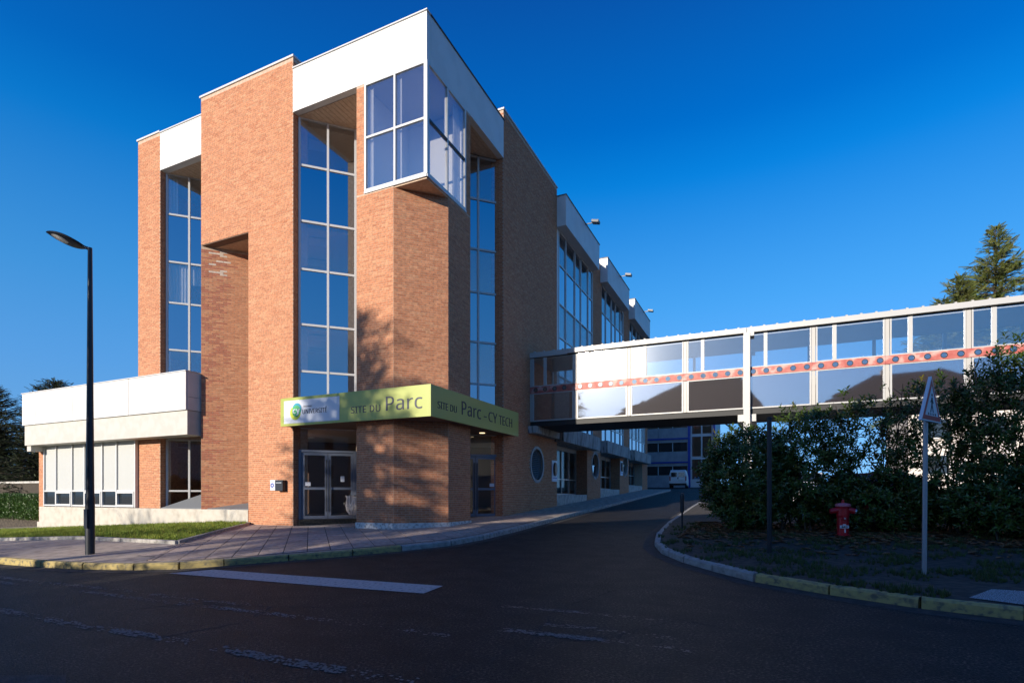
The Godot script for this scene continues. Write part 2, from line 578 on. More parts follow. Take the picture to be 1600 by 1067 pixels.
	M.bag.transparency = BaseMaterial3D.TRANSPARENCY_ALPHA
	mat("blue_trim", lin(0.01, 0.05, 0.34), 0.4)
	nmat("far_panel", ntex(0.01, 75, ramp([lin(0.27, 0.28, 0.30), lin(0.32, 0.33, 0.35)], [0.3, 0.7])), 0.2, 0.5)
	mat("pale_render", lin(0.62, 0.56, 0.50), 0.9)
	mat("poster_blue", lin(0.50, 0.58, 0.72), 0.4)
	mat("poster_brown", lin(0.12, 0.055, 0.03), 0.5)
	mat("poster_tan", lin(0.38, 0.22, 0.13), 0.5)
	mat("louvre", lin(0.17, 0.20, 0.24), 0.5, 0.3)
	mat("roof_tile", lin(0.16, 0.085, 0.06), 0.85)
	mat("house_wall", lin(0.40, 0.36, 0.30), 0.9)
	mat("lamp_lens", lin(0.5, 0.5, 0.48), 0.15)

# ---------------------------------------------------------------- ground, roads, pavements
const KERB_LEFT := [-60.0, 7.0, -5.87, 6.82, -4.41, 6.74, -3.28, 6.6, -2.2, 6.33, -1.47, 5.98, -0.98, 5.45, -0.24, 4.58, 0.56, 3.64, 1.16, 2.79, 1.75, 1.7, 1.95, 0.5, 2.0, -1.1, 1.95, -6.0, 1.93, -12.85, 1.9, -30.0, -0.5, -33.0, -16.0, -34.0]
const KERB_RIGHT := [40.0, 5.35, 14.0, 5.3, 10.93, 5.0, 10.07, 4.78, 9.2, 4.35, 8.31, 3.79, 7.68, 3.1, 7.15, 2.43, 6.61, 1.48, 6.29, 0.42, 6.05, -1.18, 5.86, -4.09, 5.75, -9.53, 5.7, -14.0]

func kerb_run(root: Node3D, line: Array, yellow_to: float, yellow_from := 1e9) -> void:
	var stones := {}
	for k in 2:
		var b := MB.new()
		var pr := [Vector2(-0.075, -0.25), Vector2(0.075, -0.25), Vector2(0.075, -0.028), Vector2(0.05, 0.0), Vector2(-0.05, 0.0), Vector2(-0.075, -0.028)]
		var l: float = [0.49, 0.49][k]
		for i in pr.size():
			var a: Vector2 = pr[i]
			var c: Vector2 = pr[(i + 1) % pr.size()]
			b.quad(Vector3(-l, a.y, a.x), Vector3(l, a.y, a.x), Vector3(l, c.y, c.x), Vector3(-l, c.y, c.x), Vector3(0, (a.y + c.y) / 2 + 0.12, (a.x + c.x) / 2))
		for s in [-1.0, 1.0]:
			for i in range(1, pr.size() - 1):
				b.flat(Vector3(l * s, pr[0].y, pr[0].x), Vector3(l * s, pr[i].y, pr[i].x), Vector3(l * s, pr[i + 1].y, pr[i + 1].x), Vector3(s, 0, 0))
		stones[k] = b.done()
	var run := 0.0
	for i in range(0, line.size() - 2, 2):
		var a := Vector2(line[i], line[i + 1])
		var b := Vector2(line[i + 2], line[i + 3])
		if a.distance_to(b) > 12.0 and absf(a.x) > 20:
			a = b + (a - b).limit_length(14.0)
		var n := maxi(1, roundi(a.distance_to(b)))
		for j in n:
			var p := a.lerp(b, float(j) / n)
			var q := a.lerp(b, float(j + 1) / n)
			var A := Vector3(p.x, H(p.x, p.y) + 0.006, p.y)
			var B := Vector3(q.x, H(q.x, q.y) + 0.006, q.y)
			var X := (B - A).normalized()
			var Z := X.cross(UP).normalized()
			var yel := run < yellow_to or run > yellow_from
			var o := part(root, "kerb_stone", stones[0], M.kerb_yellow if yel else M.kerb_grey)
			o.transform = Transform3D(Basis(X * ((B - A).length() / 1.0), Z.cross(X), Z), (A + B) / 2 + UP * rng.randf_range(-0.006, 0.006) + Z * rng.randf_range(-0.006, 0.006))
			run += (B - A).length()

func ground() -> void:
	var b := MB.new()
	sheet(b, P2([-700, -700, 700, -700, 700, 700, -700, 700]), -0.16)
	var g := part(self, "ground", b, M.earth)
	g.set_meta("kind", "structure")
	b = MB.new()
	sheet(b, P2([-90, 14.6, 90, 14.6, 90, -72, -90, -72]), -0.12)
	part(self, "road", b, M.asphalt).set_meta("kind", "structure")
	# pavement on the building side
	b = MB.new()
	var poly := P2(KERB_LEFT)
	poly.append_array(P2([-60, -34]))
	sheet(b, poly, 0.0)
	part(self, "pavement", b, M.footway).set_meta("kind", "structure")
	# verge with the hedge
	b = MB.new()
	var verge := P2(KERB_RIGHT)
	verge.append_array(P2([12.0, -14.0, 12.0, -5.4, 40, -5.4]))
	sheet(b, verge, 0.0)
	part(self, "verge", b, M.earth).set_meta("kind", "structure")
	# far side of the street, behind the viewer
	b = MB.new()
	sheet(b, P2([-90, 15.2, 90, 15.2, 90, 60, -90, 60]), 0.0)
	part(self, "pavement_001", b, M.footway).set_meta("kind", "structure")
	var kb := setting("kerb")
	kerb_run(kb, KERB_LEFT, 22.4)
	var kr := setting("kerb_001")
	kerb_run(kr, KERB_RIGHT, 19.8)
	kerb_run(kr, [-14.0, 15.15, 20.0, 15.15], 0.0)
	# concrete gutter along the kerbs
	for run in [[KERB_LEFT, -1.0, "gutter"], [KERB_RIGHT, 1.0, "gutter_001"]]:
		b = MB.new()
		var l: Array = run[0]
		for i in range(2, l.size() - 4, 2):
			var p := Vector2(l[i], l[i + 1])
			var q := Vector2(l[i + 2], l[i + 3])
			var before := Vector2(l[i - 2], l[i - 1])
			var after := Vector2(l[i + 4], l[i + 5])
			var n0: Vector2 = (q - before).normalized().orthogonal() * run[1]
			var n1: Vector2 = (after - p).normalized().orthogonal() * run[1]
			sheet(b, PackedVector2Array([p + n0 * 0.06, q + n1 * 0.06, q + n1 * 0.34, p + n0 * 0.34]), -0.116)
		part(self, run[2], b, M.asphalt_pale).set_meta("kind", "structure")
	# repaired patches in the carriageway
	b = MB.new()
	sheet(b, P2([0.6, 10.7, 2.2, 10.25, 2.9, 9.95, 3.3, 10.15, 3.5, 10.6, 2.8, 11.6, 0.5, 11.8]), -0.115)
	part(self, "road_patch", b, M.asphalt_pale).set_meta("kind", "structure")
	# stop line
	b = MB.new()
	sheet(b, P2([-1.2, 6.38, -0.75, 5.84, 1.0, 5.78, 2.6, 5.71, 4.04, 5.65, 4.05, 6.18, 2.4, 6.27, 0.6, 6.33]), -0.114)
	part(self, "stop_line", b, M.road_paint).set_meta("kind", "structure")
	# worn lane lines: only flakes of paint are left
	var wear := noise(0.5, 91, 4)
	var edge := noise(3.0, 92, 3)
	for row in [[7.62, -9.0, 2.4, 0.15, 0.0, "lane_line"], [7.86, -9.0, 5.8, 0.13, 0.05, "lane_line_001"], [8.95, -6.0, 5.8, 0.16, 0.05, "lane_line_002"], [7.15, 6.2, 7.6, 0.13, 0.05, "lane_line_003"], [7.5, 5.8, 7.8, 0.13, 0.05, "lane_line_004"], [6.55, 5.4, 7.4, 0.10, 0.1, "lane_line_005"]]:
		b = MB.new()
		var x: float = row[1]
		while x < row[2]:
			for k in 7:
				var zz: float = row[0] - row[3] / 2 + row[3] * k / 7 - 0.018 * (x + 1) * float(row[0] < 8) + 0.02 * sin(x * 1.7)
				var left: float = 0.34 + 1.1 * wear.get_noise_2d(x * 1.3, row[0] * 9) + 0.8 * edge.get_noise_2d(x * 1.5, zz * 7) - row[4] - 0.075 * absf(k - 3)
				if rng.randf() < left:
					var e := rng.randf_range(0.6, 1.3)
					sheet(b, P2([x, zz, x + 0.028 * e, zz + 0.004, x + 0.025 * e, zz + row[3] / 7 * e, x - 0.004, zz + row[3] / 8]), -0.1145)
			x += 0.022
		part(self, row[5], b, M.worn_paint).set_meta("kind", "structure")
	# cracks in the carriageway
	for cr in [[8.6, 6.6, 7.5, 6.3, 7.0, 7.2, 6.3, 7.7, 6.0, 8.9], [4.2, 6.9, 3.2, 7.3, 2.3, 7.6, 1.5, 7.7, 0.9, 8.3], [2.6, 7.5, 2.9, 8.2, 2.5, 9.1], [6.5, 5.0, 6.1, 6.4, 6.3, 7.7]]:
		b = MB.new()
		for i in range(0, cr.size() - 2, 2):
			var p := Vector2(cr[i], cr[i + 1])
			var q := Vector2(cr[i + 2], cr[i + 3])
			var n := int(p.distance_to(q) / 0.07)
			var last := p
			for j in n:
				var nx := p.lerp(q, (j + 1.0) / n) + (Vector2(rng.randf_range(-0.035, 0.035), rng.randf_range(-0.035, 0.035)) if j < n - 1 else Vector2.ZERO)
				var sd := (nx - last).normalized().orthogonal() * rng.randf_range(0.004, 0.016)
				if rng.randf() < 0.9:
					sheet(b, PackedVector2Array([last - sd, nx - sd, nx + sd, last + sd]), -0.1175)
				last = nx
		var cn := part(self, numbered("road_crack"), b, M.slab_bed)
		cn.set_meta("kind", "structure")
	# paving slabs before the entrance, laid on the diagonal
	var bed := P2([-4.3, 4.1, -6.9, 0.02, -3.75, 0.02, -3.71, -1.5, -2.44, 0.06, -1.12, 0.06, 0.06, -1.12, 0.06, -3.4, 0.2, -4.9, 1.86, -4.9, 1.86, 0.5, 1.62, 1.65, 1.04, 2.7, 0.45, 3.5, -0.35, 4.45, -1.1, 5.3, -1.6, 5.8, -2.3, 6.1])
	b = MB.new()
	sheet(b, bed, 0.004)
	var sl := part(self, "slab_paving", b, M.slab_bed)
	sl.set_meta("kind", "structure")
	var inner: Array = Geometry2D.offset_polygon(bed, -0.03)
	for i in range(-22, 26):
		for j in range(-12, 26):
			var c := Vector2(-2.0, 2.0) + Vector2(0.7071, -0.7071) * (i * 0.46) + Vector2(0.7071, 0.7071) * (j * 0.46)
			var e := Vector2(0.7071, -0.7071) * 0.221
			var f := Vector2(0.7071, 0.7071) * 0.221
			var sq := PackedVector2Array([c - e - f, c + e - f, c + e + f, c - e + f])
			for poly_in in inner:
				for p in Geometry2D.intersect_polygons(poly_in, sq):
					if absf(area(p)) < 0.01:
						continue
					var s := MB.new()
					var lift := rng.randf_range(0.010, 0.016)
					sheet(s, p, lift)
					for k in p.size():
						var u: Vector2 = p[k]
						var v: Vector2 = p[(k + 1) % p.size()]
						var mid := (u + v) / 2 - c
						s.quad(Vector3(u.x, H(u.x, u.y) - 0.01, u.y), Vector3(v.x, H(v.x, v.y) - 0.01, v.y), Vector3(v.x, H(v.x, v.y) + lift, v.y), Vector3(u.x, H(u.x, u.y) + lift, u.y), Vector3(mid.x, 0, mid.y))
					part(sl, "slab", s, M["slab_%d" % (rng.randi() % 4)])
	# inspection cover in the pavement
	var at := Vector3(-2.6, H(-2.6, 5.35), 5.35)
	var cov := thing("inspection_cover", "pale concrete inspection cover set flush in the pavement by the lamp post", "cover", at)
	b = MB.new()
	sheet(b, P2([-3.5, 5.0, -2.3, 4.9, -2.0, 5.55, -3.2, 5.7]), 0.005)
	var top := wpart(cov, "lid", b, M.slab_2)
	top.name = "lid"
	b = MB.new()
	sheet(b, P2([-3.53, 4.97, -2.27, 4.87, -1.96, 5.58, -3.23, 5.73]), 0.002)
	wpart(cov, "frame", b, M.slab_bed)
	# lawn with its edging
	var lawn_poly := P2([-60, 4.0, -13.5, 4.0, -7.3, 4.2, -4.35, 4.1, -6.85, 0.0, -60, 0.0])
	b = MB.new()
	sheet(b, lawn_poly, 0.05)
	part(self, "lawn", b, M.turf).set_meta("kind", "structure")
	var ed := setting("lawn_edging")
	for seg in [[-32.0, 4.06, -7.3, 4.26], [-7.3, 4.26, -4.28, 4.16], [-4.28, 4.16, -6.9, 0.0]]:
		var p := Vector2(seg[0], seg[1])
		var q := Vector2(seg[2], seg[3])
		var n := roundi(p.distance_to(q) / 1.0)
		for j in n:
			var u := p.lerp(q, (j + 0.005) / n)
			var v := p.lerp(q, (j + 0.995) / n)
			var s := MB.new()
			var nn := (v - u).normalized().orthogonal() * 0.05
			var pts := [u + nn, v + nn, v - nn, u - nn]
			var lo := []
			var hi := []
			for w in pts:
				lo.append(Vector3(w.x, H(w.x, w.y) - 0.05, w.y))
				hi.append(Vector3(w.x, H(w.x, w.y) + 0.085, w.y))
			s.quad(hi[0], hi[1], hi[2], hi[3], UP)
			for k in 4:
				var l := (k + 1) % 4
				s.quad(lo[k], lo[l], hi[l], hi[k], lo[k] + lo[l] - (lo[0] + lo[2]))
			part(ed, "edging_stone", s, M.kerb_grey)
	# the blades
	var blade := MB.new()
	for k in 7:
		var a := TAU * k / 7.0
		var d := Vector3(cos(a), 0, sin(a))
		var sd := Vector3(-d.z, 0, d.x) * 0.006
		var tip := d * 0.035 + UP * (0.05 + 0.02 * (k % 3))
		blade.flat(d * 0.01 - sd, d * 0.01 + sd, tip, Vector3(d.x, 0.4, d.z))
	var spots := []
	while spots.size() < 15000:
		var p := Vector2(rng.randf_range(-24, -4.2), rng.randf_range(0.05, 4.15))
		if Geometry2D.is_point_in_polygon(p, lawn_poly):
			spots.append(p)
	scatter("grass", blade.done(), M.grass_blade, spots, 0.045, Vector3(0.205, 0.265, 0.03), "short green grass of the lawn before the low annex", 0.7, 1.5)
	# thin grass and dead leaves on the verge
	spots = []
	var patch := noise(0.35, 77, 3)
	while spots.size() < 4200:
		var p := Vector2(rng.randf_range(5.9, 16), rng.randf_range(-3.5, 4.9))
		if Geometry2D.is_point_in_polygon(p, verge) and patch.get_noise_2d(p.x * 3, p.y * 3) + 0.06 * (p.y - 1.0) > rng.randf_range(-0.1, 0.4) and not Rect2(10.4, 3.5, 9, 2).has_point(p):
			spots.append(p)
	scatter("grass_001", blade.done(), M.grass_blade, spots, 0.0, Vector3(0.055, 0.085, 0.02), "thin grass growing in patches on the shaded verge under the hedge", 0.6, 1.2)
	var leaf := MB.new()
	for s in [-1.0, 1.0]:
		leaf.flat(Vector3(-0.05, 0.004, 0), Vector3(0.0, 0.0, 0), Vector3(-0.005, 0.018, 0.035 * s), UP)
		leaf.flat(Vector3(0.0, 0.0, 0), Vector3(0.055, 0.012, 0), Vector3(-0.005, 0.018, 0.035 * s), UP)
	spots = []
	while spots.size() < 3000:
		var p := Vector2(rng.randf_range(6.6, 16), rng.randf_range(-4.2, 1.6))
		if rng.randf() < 0.85 and p.y > -0.2 + 0.25 * sin(p.x * 2.0):
			continue
		if Geometry2D.is_point_in_polygon(p, verge):
			spots.append(p)
	scatter("leaf_litter", leaf.done(), M.dead_leaf, spots, 0.008, Vector3(0.21, 0.115, 0.05), "brown dead leaves lying on the earth round the hydrant", 0.8, 2.2)
	# washed pebble slabs at the kerb
	b = MB.new()
	sheet(b, P2([10.55, 4.66, 10.95, 4.02, 11.52, 4.06, 11.5, 4.86, 10.95, 4.85]), 0.012)
	sheet(b, P2([11.56, 4.06, 14.0, 4.2, 14.0, 5.15, 11.54, 4.88]), 0.012)
	part(self, "pavement_002", b, M.pebble).set_meta("kind", "structure")

func area(p: PackedVector2Array) -> float:
	var s := 0.0
	for i in p.size():
		s += p[i].cross(p[(i + 1) % p.size()])
	return s / 2

func scatter(called: String, m: Mesh, material: Material, spots: Array, off: float, c: Vector3, label: String, lo: float, hi: float) -> void:
	var mm := MultiMesh.new()
	mm.transform_format = MultiMesh.TRANSFORM_3D
	mm.use_colors = true
	mm.mesh = m
	mm.instance_count = spots.size()
	for i in spots.size():
		var p: Vector2 = spots[i]
		var k := rng.randf_range(lo, hi)
		mm.set_instance_transform(i, Transform3D(Basis(UP, rng.randf() * TAU).scaled(Vector3(k, k, k)), Vector3(p.x, H(p.x, p.y) + off, p.y)))
		var t := c * rng.randf_range(0.65, 1.3)
		mm.set_instance_color(i, Color(t.x * rng.randf_range(0.85, 1.25), t.y, t.z))
	var o := MultiMeshInstance3D.new()
	o.name = called
	o.multimesh = mm
	o.material_override = material
	add_child(o)
	meta(o, label, "grass" if called.begins_with("grass") else "leaves", "", "stuff")

# ---------------------------------------------------------------- main building
const ROWS := [4.02, 4.88, 6.36, 8.11, 9.63, 11.39, 12.88]

func tri_boards(parent: Node3D, poly: PackedVector2Array, y: float, step := 0.16) -> void:
	# soffit boards running away from the street front, clipped to the soffit's outline
	var lo := poly[0]
	var hi := poly[0]
	for p in poly:
		lo = lo.min(p)
		hi = hi.max(p)
	var x := lo.x
	while x < hi.x:
		var strip := P2([x + 0.006, lo.y - 1, x + step - 0.006, lo.y - 1, x + step - 0.006, hi.y + 1, x + 0.006, hi.y + 1])
		for p in Geometry2D.intersect_polygons(poly, strip):
			if absf(area(p)) > 0.002:
				var b := MB.new()
				b.prism(p, y - 0.018, y)
				part(parent, "board", b, M.soffit_wood)
		x += step
	var back := MB.new()
	back.prism(poly, y + 0.004, y + 0.05)
	part(parent, "backing", back, M.soffit_brown)

func hole_wall(b: MB, z0: float, z1: float, y0: float, y1: float, cz: float, cy: float, r: float) -> void:
	# a wall facing +x with a round hole in it
	var A := func(z, y): return Vector3(0, y, z)
	var X := Vector3.RIGHT
	b.quad(A.call(z0, y0), A.call(cz - r, y0), A.call(cz - r, y1), A.call(z0, y1), X)
	b.quad(A.call(cz + r, y0), A.call(z1, y0), A.call(z1, y1), A.call(cz + r, y1), X)
	b.quad(A.call(cz - r, y0), A.call(cz + r, y0), A.call(cz + r, cy - r), A.call(cz - r, cy - r), X)
	b.quad(A.call(cz - r, cy + r), A.call(cz + r, cy + r), A.call(cz + r, y1), A.call(cz - r, y1), X)
	var n := 32
	for k in n:
		var t0 := TAU * k / n
		var t1 := TAU * (k + 1) / n
		var p0 := Vector2(cos(t0), sin(t0))
		var p1 := Vector2(cos(t1), sin(t1))
		var q0 := p0 / maxf(absf(p0.x), absf(p0.y))
		var q1 := p1 / maxf(absf(p1.x), absf(p1.y))
		b.quad(A.call(cz + p0.x * r, cy + p0.y * r), A.call(cz + p1.x * r, cy + p1.y * r), A.call(cz + q1.x * r, cy + q1.y * r), A.call(cz + q0.x * r, cy + q0.y * r), X)
		b.quad(A.call(cz + p0.x * r, cy + p0.y * r), A.call(cz + p1.x * r, cy + p1.y * r), A.call(cz + p1.x * r, cy + p1.y * r) - X * 0.25, A.call(cz + p0.x * r, cy + p0.y * r) - X * 0.25, Vector3(0, -p0.y, -p0.x))

func main_building() -> void:
	var t := thing("office_building", "four-storey brick office building with white fascias and a glazed corner box", "building", Vector3.ZERO)
	var X := Vector3.RIGHT
	var Z := Vector3.BACK
	var list := []
	var wall := empty(t, "brick_wall")
	# --- backing walls
	var b := MB.new()
	b.aabox(Vector3(-9.23, 9.57, -0.6), Vector3(-4.95, 14.62, 0))
	b.aabox(Vector3(-6.92, -1.2, -0.6), Vector3(-4.95, 9.57, 0))
	b.aabox(Vector3(-13.05, -1.6, -0.6), Vector3(-11.75, 14.27, -0.2))
	part(wall, "pier_masonry", b, M.mortar)
	b = MB.new()
	b.pb(Vector3(-9.23, 0, 0), D45, N45, 0.0, 3.3, -1.2, 9.6, -0.3, 0.0)
	part(wall, "splayed_masonry", b, M.mortar)
	b = MB.new()
	b.prism(P2([-2.44, 0, -1.12, 0, 0, -1.12, 0, -2.44, -0.6, -2.9, -2.44, -2.44]), -1.0, 9.72)
	b.aabox(Vector3(-2.44, 9.72, -2.44), Vector3(-2.16, 12.9, 0))
	b.aabox(Vector3(-2.16, 9.72, -2.44), Vector3(0, 12.9, -2.16))
	part(wall, "corner_masonry", b, M.mortar)
	b = MB.new()
	hole_wall(b, -10.35, -4.85, -1.0, 14.62, -8.0, 2.2, 0.66)
	b.quad(Vector3(0, -1, -4.85), Vector3(-0.5, -1, -4.85), Vector3(-0.5, 14.62, -4.85), Vector3(0, 14.62, -4.85), Z)
	b.quad(Vector3(0, 14.62, -4.85), Vector3(-0.5, 14.62, -4.85), Vector3(-0.5, 14.62, -10.35), Vector3(0, 14.62, -10.35), UP)
	b.quad(Vector3(-0.5, -1, -4.85), Vector3(-0.5, -1, -10.35), Vector3(-0.5, 14.62, -10.35), Vector3(-0.5, 14.62, -4.85), -X)
	b.quad(Vector3(0, 3.3, -10.35), Vector3(-0.5, 3.3, -10.35), Vector3(-0.5, 14.62, -10.35), Vector3(0, 14.62, -10.35), -Z)
	part(wall, "side_masonry", b, M.mortar)
	# --- brick faces
	var flaked := noise(0.9, 5, 3)
	var worn := func(u, y):
		var k := flaked.get_noise_2d(u * 3, y * 1.2)
		if u < 0.95 - 0.07 * (9.5 - y) + k * 0.4:
			if y > 7.9 and u > 0.32 and flaked.get_noise_2d(u * 40 + 50, y * 40) > 0.02 and rng.randf() < 0.6 and y > 8.2 + u * 0.5:
				return 7
			return 6 if rng.randf() < 0.45 else brick_tone()
		return brick_tone()
	lay(list, Vector3(-9.23, 0, 0), X, Z, 4.28, 9.57, 14.55)
	lay(list, Vector3(-6.92, 0, 0), X, Z, 1.97, -0.3, 9.57)
	lay(list, Vector3(-4.95, 0, 0), -Z, X, 0.3, -0.3, 12.9)
	lay(list, Vector3(-4.95, 0, 0), -Z, X, 0.6, 12.95, 14.55)
	lay(list, Vector3(-13.05, 0, -0.2), X, Z, 1.3, -0.6, 14.2)
	lay(list, Vector3(-11.75, 0, -0.2), -Z, X, 0.25, -0.2, 12.85)
	lay(list, Vector3(-9.23, 0, 0), D45, N45, 3.2, -0.3, 9.5, null, worn)
	lay(list, Vector3(-2.44, 0, 0), X, Z, 1.32, 0.18, 9.70)
	lay(list, Vector3(-2.44, 0, 0), X, Z, 0.28, 9.72, 12.88)
	lay(list, Vector3(-1.12, 0, 0), D45, N45, 1.584, 0.18, 9.70)
	lay(list, Vector3(0, 0, -1.12), -Z, X, 1.32, 0.18, 9.70)
	lay(list, Vector3(0, 0, -2.16), -Z, X, 0.28, 9.72, 12.88)
	lay(list, Vector3(0, 0, -4.85), -Z, X, 5.5, -0.3, 14.55, func(u, y): return Vector2(u - 3.15, y - 2.2).length() < 0.76)
	lay(list, Vector3(-0.5, 0, -4.85), X, Z, 0.5, -0.3, 14.55)
	# --- copings
	var cop := empty(t, "coping")
	for c in [[-9.27, 14.62, -0.64, -4.91, 14.68, 0.04], [-0.54, 14.62, -10.38, 0.04, 14.68, -4.81], [-13.09, 14.27, -0.64, -11.75, 14.33, -0.16]]:
		b = MB.new()
		b.aabox(Vector3(c[0], c[1], c[2]), Vector3(c[3], c[4], c[5]))
		part(cop, "capping", b, M.white_metal)
	# --- white fascias
	var fa := empty(t, "fascia")
	for c in [[-4.95, 12.9, -0.2, 0.0, 14.24, 0.006], [-0.2, 12.9, -4.85, 0.006, 14.24, -0.2], [-11.75, 12.88, -0.45, -9.23, 14.24, -0.2]]:
		b = MB.new()
		b.aabox(Vector3(c[0], c[1], c[2]), Vector3(c[3], c[4], c[5]))
		part(fa, "fascia_panel", b, M.white_panel)
		b = MB.new()
		b.aabox(Vector3(c[0], 14.24, c[2] - 0.05), Vector3(c[3] + 0.03, 14.275, c[5] + 0.035))
		part(fa, "capping", b, M.coping_dark if c[0] == -0.2 else M.white_metal)
	# --- soffits
	var so := empty(t, "soffit")
	tri_boards(so, P2([-4.94, -0.2, -2.45, -0.2, -2.45, -2.72, -2.50, -2.72]), 12.9)
	tri_boards(so, P2([-0.2, -2.45, -0.2, -4.84, -2.55, -2.45]), 12.9)
	tri_boards(so, P2([-11.74, -0.45, -9.24, -0.45, -9.24, -2.9]), 12.9)
	tri_boards(so, P2([-9.0, -0.3, -6.93, -0.3, -6.93, -2.35]), 9.55)
	b = MB.new()
	b.aabox(Vector3(-9.2, 9.545, -0.29), Vector3(-6.93, 9.568, -0.01))
	part(so, "lintel_face", b, M.soffit_brown)
	# --- diagonal glazing behind the corner
	var G0 := Vector3(-4.95, 0, -0.22)
	var pick := func(_i, j): return "spandrel" if j % 2 == 0 and j > 0 else ("vision" if j % 2 == 1 else "spandrel")
	glazing(t, "window_wall", G0, D45, N45, [0.03, 0.88, 1.73], [3.1] + ROWS.slice(1), func(_i, j): return "spandrel" if j % 2 == 0 else "vision", 0.065)
	glazing(t, "window_wall", Vector3(-0.22, 0, -4.95), -D45, N45, [0.03, 0.78, 1.53], [3.1] + ROWS.slice(1), func(_i, j): return "spandrel" if j % 2 == 0 else "vision", 0.065)
	glazing(t, "window_wall", Vector3(-11.75, 0, -0.42), D45, N45, [0.03, 0.75, 1.5, 2.3], [0.5, 1.12, 3.02], func(_i, _j): return "dark_glass", 0.065)
	glazing(t, "window_wall", Vector3(-11.75, 0, -0.42), D45, N45, [0.03, 0.75, 1.5, 2.3], [3.6] + ROWS.slice(1), func(_i, j): return "spandrel" if j % 2 == 0 else "vision", 0.065)
	b = MB.new()
	b.pb(G0, D45, N45, 1.77, 4.96, -1.0, 12.9, -0.25, -0.02)
	b.pb(Vector3(-11.75, 0, -0.42), D45, N45, 0.0, 3.4, 3.05, 3.58, -0.2, 0.0)
	b.pb(Vector3(-11.75, 0, -0.42), D45, N45, 2.34, 3.6, -1.0, 12.9, -0.25, -0.02)
	b.pb(Vector3(-11.75, 0, -0.42), D45, N45, 0.0, 3.6, -1.2, 0.46, -0.2, 0.0)
	part(wall, "inner_masonry", b, M.mortar)
	# white jamb where the glazing ends behind the corner
	b = MB.new()
	b.pb(G0, D45, N45, 1.77, 1.86, 3.1, 12.88, -0.02, 0.03)
	part(t, "jamb", b, M.plaster)
	b = MB.new()
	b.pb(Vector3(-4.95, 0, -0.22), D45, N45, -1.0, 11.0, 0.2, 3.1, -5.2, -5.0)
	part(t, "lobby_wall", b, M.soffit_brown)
	# --- entrance doors
	for e in [[G0, D45, 0.03, 1.73, "entrance_door"], [Vector3(-0.22, 0, -4.95), -D45, 0.03, 1.73, "entrance_door"]]:
		door_pair(t, e[0], e[1], e[2], e[3])
	# --- glazed corner box
	corner_box(t)
	# --- base of the corner pier
	b = MB.new()
	var base := P2([-2.47, 0.03, -1.13, 0.03, 0.03, -1.13, 0.03, -2.46, -0.3, -2.46, -2.47, -0.3])
	b.prism(base, -0.4, 0.175)
	part(t, "pier_base", b, M.white_base)
	# --- bays along the side street
	for k in 3:
		side_bay(t, list, wall, 10.35 + 7.1 * k, k)
	# --- round vents
	vent(t, -8.0, 2.2, 0)
	# --- curtains in the left bay
	for c in [[0.10, 0.70, 8.15, 9.6], [0.80, 1.45, 8.9, 9.6], [0.10, 0.32, 11.45, 12.8]]:
		b = MB.new()
		var u: float = c[0]
		while u < c[1]:
			var p := Vector3(-11.75, 0, -0.42) + D45 * u - N45 * (0.16 + 0.02 * sin(u * 60))
			var q := Vector3(-11.75, 0, -0.42) + D45 * (u + 0.05) - N45 * (0.16 + 0.02 * sin((u + 0.05) * 60))
			b.quad(p + UP * c[2], q + UP * c[2], q + UP * c[3], p + UP * c[3], N45)
			u += 0.05
		part(t, "curtain", b, M.curtain)
	# --- ceiling light panels seen through the upper panes
	for y in [6.35, 9.62, 12.91]:
		for k in 4:
			b = MB.new()
			b.pb(G0, D45, N45, 0.3 + 1.5 * (k % 2), 0.9 + 1.5 * (k % 2), y - 0.03, y - 0.004, -1.6 - 1.8 * (k / 2), -1.0 - 1.8 * (k / 2))
			part(t, "ceiling_panel", b, M.white_metal)
	# --- floors, ceilings, inner walls, roof
	var foot := P2([-12.9, -0.65, -11.75, -0.75, -9.45, -3.05, -6.8, -2.85, -6.6, -0.62, -5.15, -0.62, -0.55, -5.22, -0.55, -10.3, -0.7, -30.4, -12.9, -30.4])
	for y in [[-0.1, 0.2, "carpet"], [3.1, 3.4, "ceiling_tile"], [6.36, 6.66, "ceiling_tile"], [9.63, 9.9, "ceiling_tile"], [12.92, 13.1, "ceiling_tile"]]:
		b = MB.new()
		b.prism(foot, y[0], y[1])
		part(t, "floor_slab", b, M[y[2]])
	b = MB.new()
	b.prism(P2([-13.0, -0.3, -9.3, -0.5, -4.9, -0.5, -4.9, -0.22, -0.22, -0.22, -0.22, -30.5, -13.0, -30.5]), 13.9, 14.05)
	part(t, "roof", b, M.slate)
	b = MB.new()
	b.aabox(Vector3(-12.85, 0.2, -30.3), Vector3(-5.6, 12.92, -10.0))
	part(t, "inner_wall", b, M.interior)
	b = MB.new()
	b.aabox(Vector3(-13.0, -1.5, -30.5), Vector3(-12.9, 13.9, -0.6))
	b.aabox(Vector3(-13.0, -1.5, -30.8), Vector3(0.0, 13.9, -30.42))
	part(t, "outer_wall", b, M.brick_0)
	bricks(t, wall, list, 300)

